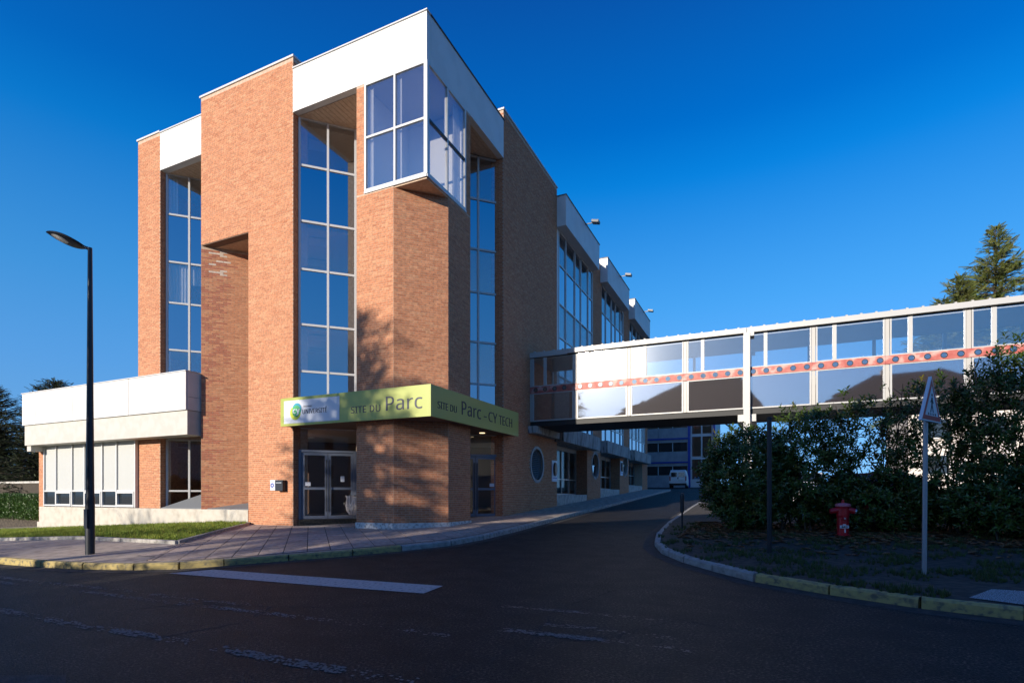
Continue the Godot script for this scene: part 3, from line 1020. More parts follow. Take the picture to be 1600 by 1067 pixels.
func door_pair(t: Node3D, o: Vector3, U: Vector3, u0: float, u1: float) -> void:
	var d := empty(t, "entrance_door")
	var y0 := 0.2
	var y1 := 2.4
	var b := MB.new()
	b.pb(o, U, N45, u0 - 0.03, u0 + 0.05, y0, y1, -0.07, 0.03)
	b.pb(o, U, N45, u1 - 0.05, u1 + 0.03, y0, y1, -0.07, 0.03)
	b.pb(o, U, N45, u0 + 0.05, u1 - 0.05, y1 - 0.07, y1, -0.07, 0.03)
	part(d, "door_frame", b, M.door_metal)
	b = MB.new()
	b.pb(o, U, N45, u0 - 0.03, u1 + 0.03, -0.4, y0 - 0.005, -0.3, 0.12)
	part(d, "threshold", b, M.slab_bed)
	b = MB.new()
	b.pb(o, U, N45, u0, u1, y1 + 0.01, 3.05, -0.04, -0.02)
	part(d, "transom_pane", b, M.entrance_glass)
	var mid := (u0 + u1) / 2
	for k in 2:
		var a := u0 + 0.055 if k == 0 else mid + 0.006
		var c := mid - 0.006 if k == 0 else u1 - 0.055
		b = MB.new()
		b.pb(o, U, N45, a, a + 0.09, y0 + 0.01, y1 - 0.075, -0.05, 0.0)
		b.pb(o, U, N45, c - 0.09, c, y0 + 0.01, y1 - 0.075, -0.05, 0.0)
		b.pb(o, U, N45, a + 0.09, c - 0.09, y0 + 0.01, y0 + 0.11, -0.05, 0.0)
		b.pb(o, U, N45, a + 0.09, c - 0.09, 1.14, 1.22, -0.05, 0.0)
		b.pb(o, U, N45, a + 0.09, c - 0.09, y1 - 0.165, y1 - 0.075, -0.05, 0.0)
		part(d, "door_leaf", b, M.door_metal)
		for g in [[y0 + 0.11, 1.14], [1.22, y1 - 0.165]]:
			b = MB.new()
			b.pb(o, U, N45, a + 0.09, c - 0.09, g[0], g[1], -0.03, -0.018)
			part(d, "door_pane", b, M.entrance_glass)
		b = MB.new()
		var hx := c - 0.045 if k == 0 else a + 0.045
		b.tube([o + U * hx + N45 * 0.05 + UP * 0.45, o + U * hx + N45 * 0.05 + UP * 2.1], [0.014, 0.014], 8)
		for y in [0.5, 2.05]:
			b.tube([o + U * hx + N45 * 0.05 + UP * y, o + U * hx - N45 * 0.01 + UP * y], [0.01, 0.01], 6)
		part(d, "handle", b, M.dark_metal)
		# paper notices on the panes
		b = MB.new()
		if k == 0:
			b.pb(o, U, N45, a + 0.10, a + 0.27, 1.26, 1.38, -0.017, -0.014)
		else:
			b.pb(o, U, N45, a + 0.38, a + 0.50, 1.40, 1.58, -0.017, -0.014)
		part(d, "notice", b, M.sign_white)

func corner_box(t: Node3D) -> void:
	var g := empty(t, "corner_window")
	var X := Vector3.RIGHT
	var Z := Vector3.BACK
	var b := MB.new()
	for e in [[Vector3(-2.15, 0, 0), X, Z], [Vector3(0, 0, -2.15), Z, X]]:
		var o: Vector3 = e[0]
		var U: Vector3 = e[1]
		var N: Vector3 = e[2]
		var street: bool = N == X
		for u in [0.035, 1.075, 2.09]:
			b = MB.new()
			b.pb(o, U, N, u - 0.03, u + 0.03, 9.78, 12.88, -0.08, 0.02)
			part(g, "mullion", b, M.white_metal)
		for y in [9.80, 11.32, 12.86]:
			for i in 2:
				b = MB.new()
				b.pb(o, U, N, [0.065, 1.105][i], [1.045, 2.06][i], y - 0.03, y + 0.03, -0.07, 0.015)
				part(g, "transom", b, M.white_metal if not street or y != 11.32 else M.dark_metal)
		for i in 2:
			for j in 2:
				b = MB.new()
				b.pb(o, U, N, [0.065, 1.105][i], [1.045, 2.06][i], [9.83, 11.35][j], [11.29, 12.83][j], -0.03, -0.015)
				part(g, "pane", b, M.vision)
		b = MB.new()
		b.pb(o, U, N, 0.0, 2.155, 9.70, 9.77, -0.1, 0.03)
		part(g, "sill", b, M.white_metal)
	b = MB.new()
	b.aabox(Vector3(-0.06, 9.775, -0.06), Vector3(0.026, 12.88, 0.026))
	part(g, "corner_post", b, M.white_metal)
	b = MB.new()
	b.prism(P2([-1.10, -0.02, -0.02, -0.02, -0.02, -1.10]), 9.66, 9.70)
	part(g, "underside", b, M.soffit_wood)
	b = MB.new()
	b.prism(P2([-2.15, -0.1, -0.1, -0.1, -0.1, -2.15, -2.15, -2.15]), 9.725, 9.76)
	part(g, "floor", b, M.carpet)
	b = MB.new()
	b.prism(P2([-2.15, -0.1, -0.1, -0.1, -0.1, -2.15, -2.15, -2.15]), 12.86, 12.895)
	part(g, "ceiling", b, M.ceiling_tile)
	b = MB.new()
	b.aabox(Vector3(-2.155, 9.77, -2.14), Vector3(-2.135, 12.85, -0.08))
	b.aabox(Vector3(-2.13, 9.77, -2.155), Vector3(-0.08, 12.85, -2.135))
	part(g, "lining", b, M.plaster)
	# narrow pale curtains gathered at the ends of the fronts
	for e in [[Vector3(-2.1, 0, -0.14), X, Z, 4], [Vector3(-1.08, 0, -0.14), X, Z, 3], [Vector3(-0.16, 0, -2.08), Z, X, 9]]:
		b = MB.new()
		for k in e[3]:
			var p: Vector3 = e[0] + e[1] * (k * 0.045) + e[2] * (0.02 * sin(k * 1.9))
			var q: Vector3 = e[0] + e[1] * (k * 0.045 + 0.045) + e[2] * (0.02 * sin(k * 1.9 + 1.9))
			b.quad(p + UP * 9.85, q + UP * 9.85, q + UP * 12.8, p + UP * 12.8, e[2])
		part(g, "curtain", b, M.curtain)

func vent(t: Node3D, cz: float, cy: float, k: int) -> void:
	var v := empty(t, "round_vent")
	var U := Vector3(0, 0, -1)
	var b := MB.new()
	b.ring(Vector3(-0.02, cy, cz), U, UP, 0.63, 0.75, 0.045, 36)
	part(v, "rim", b, M.stained_concrete if k else M.louvre)
	if k == 0:
		for i in 17:
			var y := -0.6 + i * 0.075
			var h := sqrt(maxf(0.0, 0.62 * 0.62 - y * y))
			if h > 0.08:
				b = MB.new()
				b.box(Vector3(-0.06, cy + y, cz), Vector3(0.028, -0.028, 0), Vector3(0.004, 0.004, 0), Vector3(0, 0, h))
				part(v, "slat", b, M.louvre)
		b = MB.new()
		b.ring(Vector3(-0.2, cy, cz), U, UP, 0.0, 0.66, 0.01, 32)
		part(v, "backing", b, M.black)
	else:
		b = MB.new()
		b.ring(Vector3(-0.24, cy, cz), U, UP, 0.0, 0.66, 0.01, 32)
		part(v, "pane", b, M.car_glass)
		b = MB.new()
		var pts := PackedVector2Array()
		for i in 17:
			var a := PI + PI * i / 16.0
			pts.append(Vector2(cos(a), sin(a)) * 0.62)
		for i in 16:
			b.flat(Vector3(-0.12, cy, cz), Vector3(-0.12, cy + pts[i].y, cz + pts[i].x), Vector3(-0.12, cy + pts[i + 1].y, cz + pts[i + 1].x), Vector3.RIGHT)
		b.aabox(Vector3(-0.14, cy - 0.02, cz - 0.62), Vector3(-0.10, cy + 0.02, cz + 0.62))
		part(v, "lower_panel", b, M.spandrel)

func side_bay(t: Node3D, list: Array, wall: Node3D, r0: float, k: int) -> void:
	var X := Vector3.RIGHT
	var U := Vector3(0, 0, -1)
	var o := Vector3(0, 0, -r0)
	var b := MB.new()
	# upper window wall
	var us := [0.32, 1.3, 2.65, 3.6, 4.85, 5.62]
	var rows: Array = [4.02] + ROWS.slice(1)
	glazing(t, "bay_window", o + X * -0.04, U, X, us, rows, func(i, j): return "spandrel" if j % 2 == 0 else "vision", 0.055)
	# head and ledge
	var f := empty(t, "bay_fascia")
	b = MB.new()
	b.pb(o, U, X, 0.0, 5.4, 12.9, 14.24, -0.2, 0.43)
	part(f, "fascia_panel", b, M.white_panel)
	b = MB.new()
	b.pb(o, U, X, -0.03, 5.43, 14.24, 14.275, -0.2, 0.46)
	part(f, "capping", b, M.coping_dark)
	b = MB.new()
	b.pb(o, U, X, -0.3 if k == 0 else 0.0, 5.6 if k < 2 else 5.8, 3.31, 4.0, -0.62, 0.43)
	part(t, "concrete_ledge", b, M.stained_concrete)
	# brick between the bays
	var wall_end := 7.42 if k < 2 else 6.6
	b = MB.new()
	b.pb(o, U, X, 5.66, wall_end, 3.3, 13.95, -0.4, 0.0)
	part(wall, "bay_masonry", b, M.mortar)
	b = MB.new()
	b.pb(o, U, X, 0.0, 0.29, 3.3, 12.9, -0.3, -0.03)
	part(wall, "bay_jamb", b, M.white_panel)
	lay(list, o + U * 5.66, U, X, wall_end - 5.66, 4.0 if k < 2 else 3.32, 13.93)
	# ground floor: recessed glazing and brick
	var g1 := 4.6
	b = MB.new()
	if k < 2:
		b = MB.new()
		hole_wall(b, -r0 - 7.15, -r0 - g1, -0.5, 3.31, -r0 - 6.1, 2.55 + 0.35 * k, 0.66)
		b.quad(Vector3(0, -0.5, -r0 - g1), Vector3(-0.7, -0.5, -r0 - g1), Vector3(-0.7, 3.31, -r0 - g1), Vector3(0, 3.31, -r0 - g1), Vector3.BACK)
		part(wall, "bay_masonry", b, M.mortar)
		var cy := 2.55 + 0.35 * k
		lay(list, o + U * g1, U, X, 2.55, 0.3, 3.3, func(u, y): return Vector2(u - 1.5, y - cy).length() < 0.76)
		lay(list, Vector3(-0.62, 0, -r0 - g1), X, Vector3.BACK, 0.62, 0.3, 3.3)
		vent(t, -r0 - 6.1, cy, 1)
	else:
		b.pb(o, U, X, g1, 6.6, -0.2, 3.3, -0.7, 0.0)
		part(wall, "bay_masonry", b, M.mortar)
		lay(list, o + U * g1, U, X, 2.0, 0.8, 3.3)
	var top := 1.0 + 0.32 * k
	glazing(t, "shop_window", o + X * -0.62, U, X, [0.02, 1.15, 2.3, 3.4, 4.56], [top, top + 0.72, 3.28], func(_i, _j): return "dark_glass", 0.055, M.steel)
	b = MB.new()
	b.pb(o, U, X, 0.0, 4.6, -0.3, top - 0.03, -0.75, -0.02)
	part(t, "window_plinth", b, M.concrete)
	# floodlight on its bracket
	var fl := thing("floodlight", "small dark floodlight on the roof edge of the %s side bay" % ["nearest", "middle", "farthest"][k], "floodlight", Vector3(0.43, 14.2, -r0 - 2.9), "floodlights over the side street")
	b = MB.new()
	b.box(Vector3(0.2, 0.02, 0), Vector3(0.2, 0, 0), Vector3(0, 0.02, 0), Vector3(0, 0, 0.02))
	part(fl, "bracket", b, M.dark_metal)
	b = MB.new()
	b.box(Vector3(0.52, 0.03, 0), Vector3(0.17, -0.04, 0), Vector3(0.012, 0.055, 0), Vector3(0, 0, 0.17))
	part(fl, "housing", b, M.dark_metal)
	b = MB.new()
	b.box(Vector3(0.50, -0.028, 0), Vector3(0.14, -0.033, 0), Vector3(0.001, 0.004, 0), Vector3(0, 0, 0.14))
	part(fl, "lens", b, M.car_glass)

# ---------------------------------------------------------------- the low annex
func annex() -> void:
	var t := thing("annex_building", "low single-storey annex with white overhanging fascia and grey roller shutters", "building", Vector3.ZERO)
	var X := Vector3.RIGHT
	var Z := Vector3.BACK
	var b := MB.new()
	var up := empty(t, "fascia")
	var xs := [-19.65, -18.6, -16.0, -12.45, -9.3]
	for i in 4:
		b = MB.new()
		b.aabox(Vector3(xs[i] + 0.011, 3.85, 0.44), Vector3(xs[i + 1] - 0.011, 5.15, 0.5))
		part(up, "fascia_panel", b, M.white_panel)
	for i in 2:
		b = MB.new()
		b.aabox(Vector3(-9.36, [3.85, 4.30][i], -0.1), Vector3(-9.3, [4.29, 5.15][i], 0.435))
		part(up, "end_panel", b, M.white_panel)
	b = MB.new()
	b.aabox(Vector3(-19.64, 3.84, -0.15), Vector3(-9.37, 5.14, 0.43))
	part(up, "core", b, M.coping_dark)
	b = MB.new()
	b.aabox(Vector3(-19.68, 5.15, -0.2), Vector3(-9.28, 5.18, 0.53))
	part(up, "capping", b, M.white_metal)
	b = MB.new()
	b.aabox(Vector3(-19.6, 3.02, -0.15), Vector3(-9.33, 3.835, 0.43))
	part(t, "lower_band", b, M.cream_band)
	b = MB.new()
	b.aabox(Vector3(-19.58, 2.78, -0.1), Vector3(-19.28, 3.015, 0.36))
	part(t, "bracket", b, M.cream_band)
	# body
	b = MB.new()
	b.aabox(Vector3(-19.3, -1.6, -8.0), Vector3(-13.06, 0.5, -0.2))
	b.aabox(Vector3(-19.3, 3.0, -8.0), Vector3(-13.06, 5.1, -0.2))
	b.aabox(Vector3(-19.3, 0.5, -8.0), Vector3(-13.06, 3.0, -0.35))
	part(t, "wall", b, M.mortar)
	var list := []
	var wall := empty(t, "brick_wall")
	b = MB.new()
	b.aabox(Vector3(-19.68, -0.6, -0.6), Vector3(-19.29, 3.0, -0.1))
	part(wall, "masonry", b, M.mortar)
	lay(list, Vector3(-19.68, 0, -0.1), X, Z, 0.39, -0.3, 3.0)
	bricks(t, wall, list, 60)
	# plinth in front
	b = MB.new()
	b.aabox(Vector3(-19.4, -1.6, -0.12), Vector3(-6.925, 0.48, 0.02))
	part(t, "plinth", b, M.plinth_concrete)
	b = MB.new()
	b.aabox(Vector3(-19.5, -1.6, -0.1), Vector3(-6.93, -0.16, 0.05))
	part(t, "plinth_foot", b, M.plinth_concrete)
	# shuttered windows
	var us := [-19.26, -18.37, -17.2, -16.33, -15.14, -14.21, -13.05]
	for i in 6:
		var w := empty(t, "shuttered_window")
		var x0: float = us[i] + 0.035
		var x1: float = us[i + 1] - 0.035
		b = MB.new()
		var y := 1.17
		while y < 2.98:
			b.quad(Vector3(x0, y, -0.13), Vector3(x1, y, -0.13), Vector3(x1, y + 0.034, -0.122), Vector3(x0, y + 0.034, -0.122), Z)
			b.quad(Vector3(x0, y + 0.034, -0.122), Vector3(x1, y + 0.034, -0.122), Vector3(x1, y + 0.042, -0.13), Vector3(x0, y + 0.042, -0.13), Z + UP)
			y += 0.042
		part(w, "roller_shutter", b, M.shutter)
		b = MB.new()
		b.aabox(Vector3(us[i] - 0.03, 0.5, -0.16), Vector3(us[i] + 0.03, 3.01, -0.07))
		part(w, "mullion", b, M.white_metal)
		b = MB.new()
		b.aabox(Vector3(x0, 1.10, -0.15), Vector3(x1, 1.165, -0.08))
		part(w, "rail", b, M.white_metal)
		var proud: float = 0.03 if i % 2 else 0.0
		b = MB.new()
		b.aabox(Vector3(x0, 0.51, -0.15), Vector3(x1, 0.57 + proud, -0.08 + proud))
		if i % 2:
			b.aabox(Vector3(x0, 1.03, -0.15), Vector3(x1, 1.095, -0.05))
			b.aabox(Vector3(x0, 0.605, -0.15), Vector3(x0 + 0.06, 1.025, -0.05))
			b.aabox(Vector3(x1 - 0.06, 0.605, -0.15), Vector3(x1, 1.025, -0.05))
		part(w, "vent_frame", b, M.white_metal)
		b = MB.new()
		b.aabox(Vector3(x0, 0.57, -0.145), Vector3(x1, 1.10, -0.135))
		part(w, "pane", b, M.car_glass)
	b = MB.new()
	b.aabox(Vector3(-13.08, 0.5, -0.19), Vector3(-13.02, 3.01, -0.07))
	part(t, "mullion", b, M.white_metal)
	# sloping slate covers in the two recesses
	for c in [[Vector3(-9.1, 0.50, -0.13), Vector3(-6.93, 0.50, -0.13), Vector3(-6.93, 0.97, -2.36)], [Vector3(-11.6, 0.50, -0.13), Vector3(-9.3, 0.50, -0.13), Vector3(-9.3, 1.85, -2.86)]]:
		b = MB.new()
		b.quad(c[0], c[1], c[2], c[2] + Vector3(-0.02, 0, 0), UP)
		b.quad(c[0] - UP * 0.06, c[1] - UP * 0.06, c[2] - UP * 0.06, c[2] - UP * 0.06 + Vector3(-0.02, 0, 0), -UP)
		b.quad(c[0], c[1], c[1] - UP * 0.06, c[0] - UP * 0.06, Z)
		part(t, "slate_cover", b, M.slate)

# ---------------------------------------------------------------- canopy sign
func canopy() -> void:
	var t := thing("canopy_sign", "lime green canopy sign wrapping the corner above the entrance doors", "sign", Vector3(0.366, 3.07, 0.366))
	var X := Vector3.RIGHT
	var Z := Vector3.BACK
	var b := MB.new()
	b.aabox(Vector3(-5.08, 3.07, 0.33), Vector3(0.33, 3.92, 0.366))
	wpart(t, "front_panel", b, M.sign_green)
	b = MB.new()
	b.aabox(Vector3(0.331, 3.07, -5.33), Vector3(0.366, 3.92, 0.366))
	wpart(t, "side_panel", b, M.sign_green)
	b = MB.new()
	b.aabox(Vector3(-4.93, 3.14, 0.3665), Vector3(-2.75, 3.83, 0.376))
	wpart(t, "logo_panel", b, M.sign_white)
	b = MB.new()
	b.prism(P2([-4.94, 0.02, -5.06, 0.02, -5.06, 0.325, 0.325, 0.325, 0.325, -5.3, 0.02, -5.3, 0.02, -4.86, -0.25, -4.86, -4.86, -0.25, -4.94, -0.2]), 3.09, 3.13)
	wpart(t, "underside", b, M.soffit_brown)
	b = MB.new()
	b.prism(P2([-4.94, 0.02, -5.06, 0.02, -5.06, 0.325, 0.325, 0.325, 0.325, -5.3, 0.02, -5.3, 0.02, -4.86, -0.2, -4.82, -4.82, -0.2, -4.94, -0.15]), 3.86, 3.90)
	wpart(t, "top_sheet", b, M.steel)
	# small round downlight over the side door
	b = MB.new()
	b.lathe(Vector3(-0.35, 3.075, -3.9), [Vector2(0.0, 0.0), Vector2(0.09, 0.0), Vector2(0.10, 0.016)], 16)
	wpart(t, "downlight", b, M.lamp_glow)
	var spot := SpotLight3D.new()
	spot.name = "downlight_beam"
	spot.position = Vector3(-0.35, 3.06, -3.9) - t.position
	spot.rotation.x = -PI / 2
	spot.light_energy = 0.35
	spot.light_color = Color(1.0, 0.85, 0.65)
	spot.spot_angle = 55.0
	spot.light_size = 0.08
	spot.shadow_enabled = true
	t.add_child(spot)
	var hold := empty(t, "lettering")
	hold.position = -t.position
	var F := Vector3(0, 0, 0.366)
	letters(hold, "lettering", "SITE DU", F, X, Z, -2.33, -1.29, 3.30, 0.19, M.sign_ink)
	letters(hold, "lettering", "Parc", F, X, Z, -1.10, 0.10, 3.30, 0.39, M.sign_ink)
	letters(hold, "lettering", "UNIVERSITÉ", Vector3(0, 0, 0.376), X, Z, -4.17, -3.22, 3.40, 0.135, M.sign_ink)
	letters(hold, "lettering", "CERGY PARIS", Vector3(0, 0, 0.376), X, Z, -4.15, -3.80, 3.60, 0.035, M.slate)
	var S := Vector3(0.366, 0, 0)
	var U := Vector3(0, 0, -1)
	letters(hold, "lettering", "SITE DU", S, U, X, -0.03, 0.98, 3.33, 0.19, M.sign_ink)
	letters(hold, "lettering", "Parc", S, U, X, 1.27, 2.46, 3.33, 0.39, M.sign_ink)
	letters(hold, "lettering", "-", S, U, X, 2.66, 2.84, 3.33, 0.30, M.sign_ink)
	letters(hold, "lettering", "CY", S, U, X, 2.98, 3.60, 3.33, 0.32, M.sign_ink)
	letters(hold, "lettering", "TECH", S, U, X, 3.74, 4.78, 3.33, 0.30, M.sign_ink)
	# round emblem: lime ring, green and blue fields, white CY
	var lg := empty(t, "emblem")
	lg.position = -t.position
	var c := Vector3(-4.43, 3.50, 0.3765)
	b = MB.new()
	b.ring(c + Vector3(-0.03, -0.05, 0), X, UP, 0.0, 0.215, 0.004, 32)
	part(lg, "lime_disc", b, M.logo_lime)
	b = MB.new()
	b.ring(c + Vector3(0.04, 0.06, 0.004), X, UP, 0.0, 0.18, 0.004, 32)
	part(lg, "blue_disc", b, M.logo_blue)
	b = MB.new()
	b.ring(c + Vector3(0.02, 0.0, 0.008), X, UP, 0.0, 0.17, 0.004, 32)
	part(lg, "green_disc", b, M.logo_green)
	letters(lg, "lettering", "cy", c + Vector3(0, 0, 0.012), X, Z, -0.12, 0.17, -0.07, 0.17, M.sign_white, true)

# ---------------------------------------------------------------- footbridge
func footbridge() -> void:
	var t := thing("footbridge", "glazed footbridge with red perforated beam spanning from the brick wall", "footbridge", Vector3(7.87, 0.3, -7.25))
	var X := Vector3.RIGHT
	var Z := Vector3.BACK
	var zf := -7.25
	var zb := -9.75
	var x1 := 25.6
	var L := 1.97
	var b := MB.new()
	# roof: folded sheet with ribs, gutter beam
	var roof := empty(t, "roof")
	roof.position = -t.position
	b = MB.new()
	b.aabox(Vector3(0.0, 6.50, zb - 0.1), Vector3(x1, 6.53, zf + 0.02))
	part(roof, "sheet", b, M.slate)
	b = MB.new()
	b.aabox(Vector3(0.0, 6.30, zb + 0.05), Vector3(x1, 6.34, zf - 0.12))
	part(roof, "ceiling", b, M.interior)
	var rib := MB.new()
	rib.aabox(Vector3(-0.03, 6.53, zb - 0.1), Vector3(0.03, 6.585, zf + 0.03))
	var rm := rib.done()
	var x := 0.2
	while x < x1:
		var o := part(roof, "rib", rm, M.grey_metal)
		o.position.x = x
		x += 0.39
	for k in 4:
		b = MB.new()
		b.aabox(Vector3([0.0, 1.56, 7.87, 16.0][k] + 0.004, [6.35, 6.375, 6.375, 6.375][k], zf - 0.06), Vector3([1.55, 7.86, 15.99, x1][k], 6.545, zf + [0.03, 0.06, 0.06, 0.06][k]))
		part(roof, "gutter_beam", b, M.bridge_white)
	b = MB.new()
	b.aabox(Vector3(0.0, 6.37, zb), Vector3(x1, 6.5, zb + 0.06))
	part(roof, "gutter_beam", b, M.bridge_white)
	# floor and underside
	var fl := empty(t, "deck")
	fl.position = -t.position
	b = MB.new()
	b.aabox(Vector3(0.0, 3.66, zb + 0.02), Vector3(x1, 3.83, zf - 0.03))
	part(fl, "slab", b, M.black)
	b = MB.new()
	b.aabox(Vector3(0.0, 3.831, zb + 0.07), Vector3(x1, 3.85, zf - 0.1))
	part(fl, "flooring", b, M.carpet)
	# near side, module by module
	for k in 13:
		var m0 := maxf(0.06, L * k - 0.02)
		var m1 := L * (k + 1) - 0.02
		if k == 0:
			m1 = 1.87
		if k == 1:
			m0 = 1.87
		var s := empty(t, "side_module")
		s.position = -t.position
		var a := m0 + 0.055
		var e := m1 - 0.055
		b = MB.new()
		b.aabox(Vector3(m0 - 0.055, 3.85, zf - 0.09), Vector3(m0 + 0.05, 6.32, zf - 0.012))
		part(s, "post", b, M.grey_metal)
		# lower panel in a white frame
		b = MB.new()
		b.aabox(Vector3(a + 0.01, 3.845, zf - 0.07), Vector3(a + 0.06, 4.94, zf + 0.005))
		b.aabox(Vector3(e - 0.06, 3.845, zf - 0.07), Vector3(e - 0.01, 4.94, zf + 0.005))
		b.aabox(Vector3(a + 0.06, 3.845, zf - 0.07), Vector3(e - 0.06, 3.89, zf + 0.005))
		b.aabox(Vector3(a + 0.06, 4.91, zf - 0.07), Vector3(e - 0.06, 4.94, zf + 0.005))
		part(s, "panel_frame", b, M.bridge_white)
		b = MB.new()
		b.aabox(Vector3(a + 0.06, 3.89, zf - 0.04), Vector3(e - 0.06, 4.91, zf - 0.02))
		part(s, "lower_panel", b, M.bridge_panel)
		b = MB.new()
		b.aabox(Vector3(a + 0.061, 3.891, zf - 0.014), Vector3(e - 0.061, 4.909, zf - 0.008))
		part(s, "panel_glass", b, M.panel_glass)
		# upper panes: a narrow and a wide one
		var mid := a + 0.52
		b = MB.new()
		b.aabox(Vector3(a + 0.01, 5.205, zf - 0.06), Vector3(a + 0.05, 6.32, zf))
		b.aabox(Vector3(e - 0.05, 5.205, zf - 0.06), Vector3(e - 0.01, 6.32, zf))
		b.aabox(Vector3(mid - 0.055, 5.24, zf - 0.06), Vector3(mid + 0.055, 6.32, zf + 0.004))
		b.aabox(Vector3(a + 0.05, 5.205, zf - 0.06), Vector3(e - 0.05, 5.238, zf))
		part(s, "window_frame", b, M.bridge_white)
		for g in [[a + 0.05, mid - 0.055], [mid + 0.055, e - 0.05]]:
			b = MB.new()
			var tw := rng.randf_range(-0.004, 0.004)
			var y0 := 5.24
			var c := Vector3((g[0] + g[1]) / 2, (y0 + 6.32) / 2, zf - 0.03)
			b.box(c, Vector3((g[1] - g[0]) / 2, 0, tw * 0.3), Vector3(0, (6.32 - y0) / 2, 0), Vector3(0, 0, 0.006))
			part(s, "pane", b, M.bridge_glass)
		# red beam with portholes
		b = MB.new()
		b.aabox(Vector3(m0 - 0.052, 4.945, zf - 0.10), Vector3(m1 - 0.056, 5.20, zf + 0.022))
		part(s, "red_beam", b, M.red_steel)
		for i in 5:
			var px := m0 + 0.2 + 0.394 * i
			if px > m1 - 0.1:
				continue
			b = MB.new()
			b.ring(Vector3(px, 5.072, zf + 0.0225), X, UP, 0.068, 0.088, 0.012, 20)
			part(s, "porthole_rim", b, M.dark_metal)
			b = MB.new()
			b.ring(Vector3(px, 5.072, zf + 0.0225), X, UP, 0.0, 0.067, 0.004, 20)
			part(s, "porthole", b, M.porthole)
	# far side
	var fs := empty(t, "far_side")
	fs.position = -t.position
	for k in 14:
		b = MB.new()
		b.aabox(Vector3(L * k - 0.04, 3.85, zb), Vector3(L * k + 0.06, 6.36, zb + 0.09))
		part(fs, "post", b, M.bridge_white)
		if k < 13:
			b = MB.new()
			b.aabox(Vector3(L * k + 0.07, 3.85, zb + 0.02), Vector3(L * k + 1.92, 4.9, zb + 0.05))
			part(fs, "lower_panel", b, M.bridge_panel)
			b = MB.new()
			b.aabox(Vector3(L * k + 0.07, 4.91, zb + 0.01), Vector3(L * k + 1.92, 5.22, zb + 0.07))
			part(fs, "rail", b, M.interior)
			b = MB.new()
			b.aabox(Vector3(L * k + 0.07, 5.23, zb + 0.03), Vector3(L * k + 1.92, 6.3, zb + 0.042))
			part(fs, "pane", b, M.bridge_glass)
	# columns with flared heads
	for cx in [7.87, 19.7]:
		var col := empty(t, "column")
		col.position = -t.position
		for z in [zf + 0.13, zb - 0.13]:
			b = MB.new()
			b.aabox(Vector3(cx - 0.1, H(cx, z) - 0.2, z - 0.09), Vector3(cx + 0.1, 6.34, z + 0.09))
			part(col, "shaft", b, M.bridge_white)
			b = MB.new()
			b.prism(P2([cx + 0.1, z - 0.06, cx + 0.22, z - 0.06, cx + 0.22, z + 0.06, cx + 0.1, z + 0.06]), 6.22, 6.34)
			part(col, "head", b, M.bridge_white)
		b = MB.new()
		b.aabox(Vector3(cx - 0.28, 3.42, zb - 0.2), Vector3(cx + 0.28, 3.655, zf + 0.04))
		part(col, "cross_beam", b, M.bridge_white)
	# concrete bearing on the wall
	b = MB.new()
	b.aabox(Vector3(0.005, 3.38, zb), Vector3(0.35, 3.655, zf + 0.2))
	wpart(t, "bearing", b, M.stained_concrete)

# ---------------------------------------------------------------- street furniture
func street_lamp() -> void:
	var p := Vector3(-4.51, H(-4.51, 5.89), 5.89)
	var t := thing("street_lamp", "tall dark grey street lamp with drooping flat head on the pavement", "street lamp", p)
	var b := MB.new()
	b.tube([Vector3.ZERO - UP * 0.1, UP * 1.2, UP * 1.21, UP * 6.2, UP * 6.45], [0.085, 0.085, 0.075, 0.042, 0.04], 16)
	part(t, "pole", b, M.dark_metal)
	b = MB.new()
	b.pb(Vector3(0, 0, 0), Vector3.RIGHT, Vector3.BACK, -0.06, 0.06, 0.55, 0.95, 0.083, 0.09)
	part(t, "hatch", b, M.dark_metal)
	var d := Vector3(-0.84, 0.36, 0.40).normalized()
	var top := UP * 6.42
	b = MB.new()
	b.tube([top, top + d * 0.16], [0.035, 0.03], 10)
	part(t, "arm", b, M.dark_metal)
	# head: a flattened spindle
	var sd := d.cross(UP).normalized().rotated(d, deg_to_rad(24))
	var nn := sd.cross(d).normalized()
	b = MB.new()
	var n := 14
	var rings := []
	for i in n + 1:
		var u := float(i) / n
		var w := 0.17 * pow(sin(PI * clampf(0.06 + u * 0.93, 0, 1)), 0.7)
		var th := 0.055 * pow(sin(PI * clampf(0.10 + u * 0.86, 0, 1)), 0.8)
		var ring := []
		for k in 16:
			var a := TAU * k / 16
			ring.append(top + d * (0.12 + 0.86 * u) + sd * w * cos(a) + nn * th * sin(a) * (1.0 if sin(a) > 0 else 0.55))
		rings.append(ring)
	for i in n:
		for k in 16:
			var l := (k + 1) % 16
			var mid: Vector3 = top + d * (0.12 + 0.86 * (i + 0.5) / n)
			b.quad(rings[i][k], rings[i][l], rings[i + 1][l], rings[i + 1][k], rings[i][k] + rings[i + 1][l] - mid * 2)
	for e in [0, n]:
		for k in 16:
			b.flat(top + d * (0.12 + 0.86 * e / n), rings[e][k], rings[e][(k + 1) % 16], d * (1.0 if e else -1.0))
	part(t, "head", b, M.dark_metal)
	b = MB.new()
	var lc := top + d * 0.66 - nn * 0.030
	for k in 20:
		var a0 := TAU * k / 20
		var a1 := TAU * (k + 1) / 20
		b.flat(lc - nn * 0.016, lc + d * 0.19 * cos(a0) + sd * 0.095 * sin(a0), lc + d * 0.19 * cos(a1) + sd * 0.095 * sin(a1), -nn)
	part(t, "lens", b, M.lamp_lens)

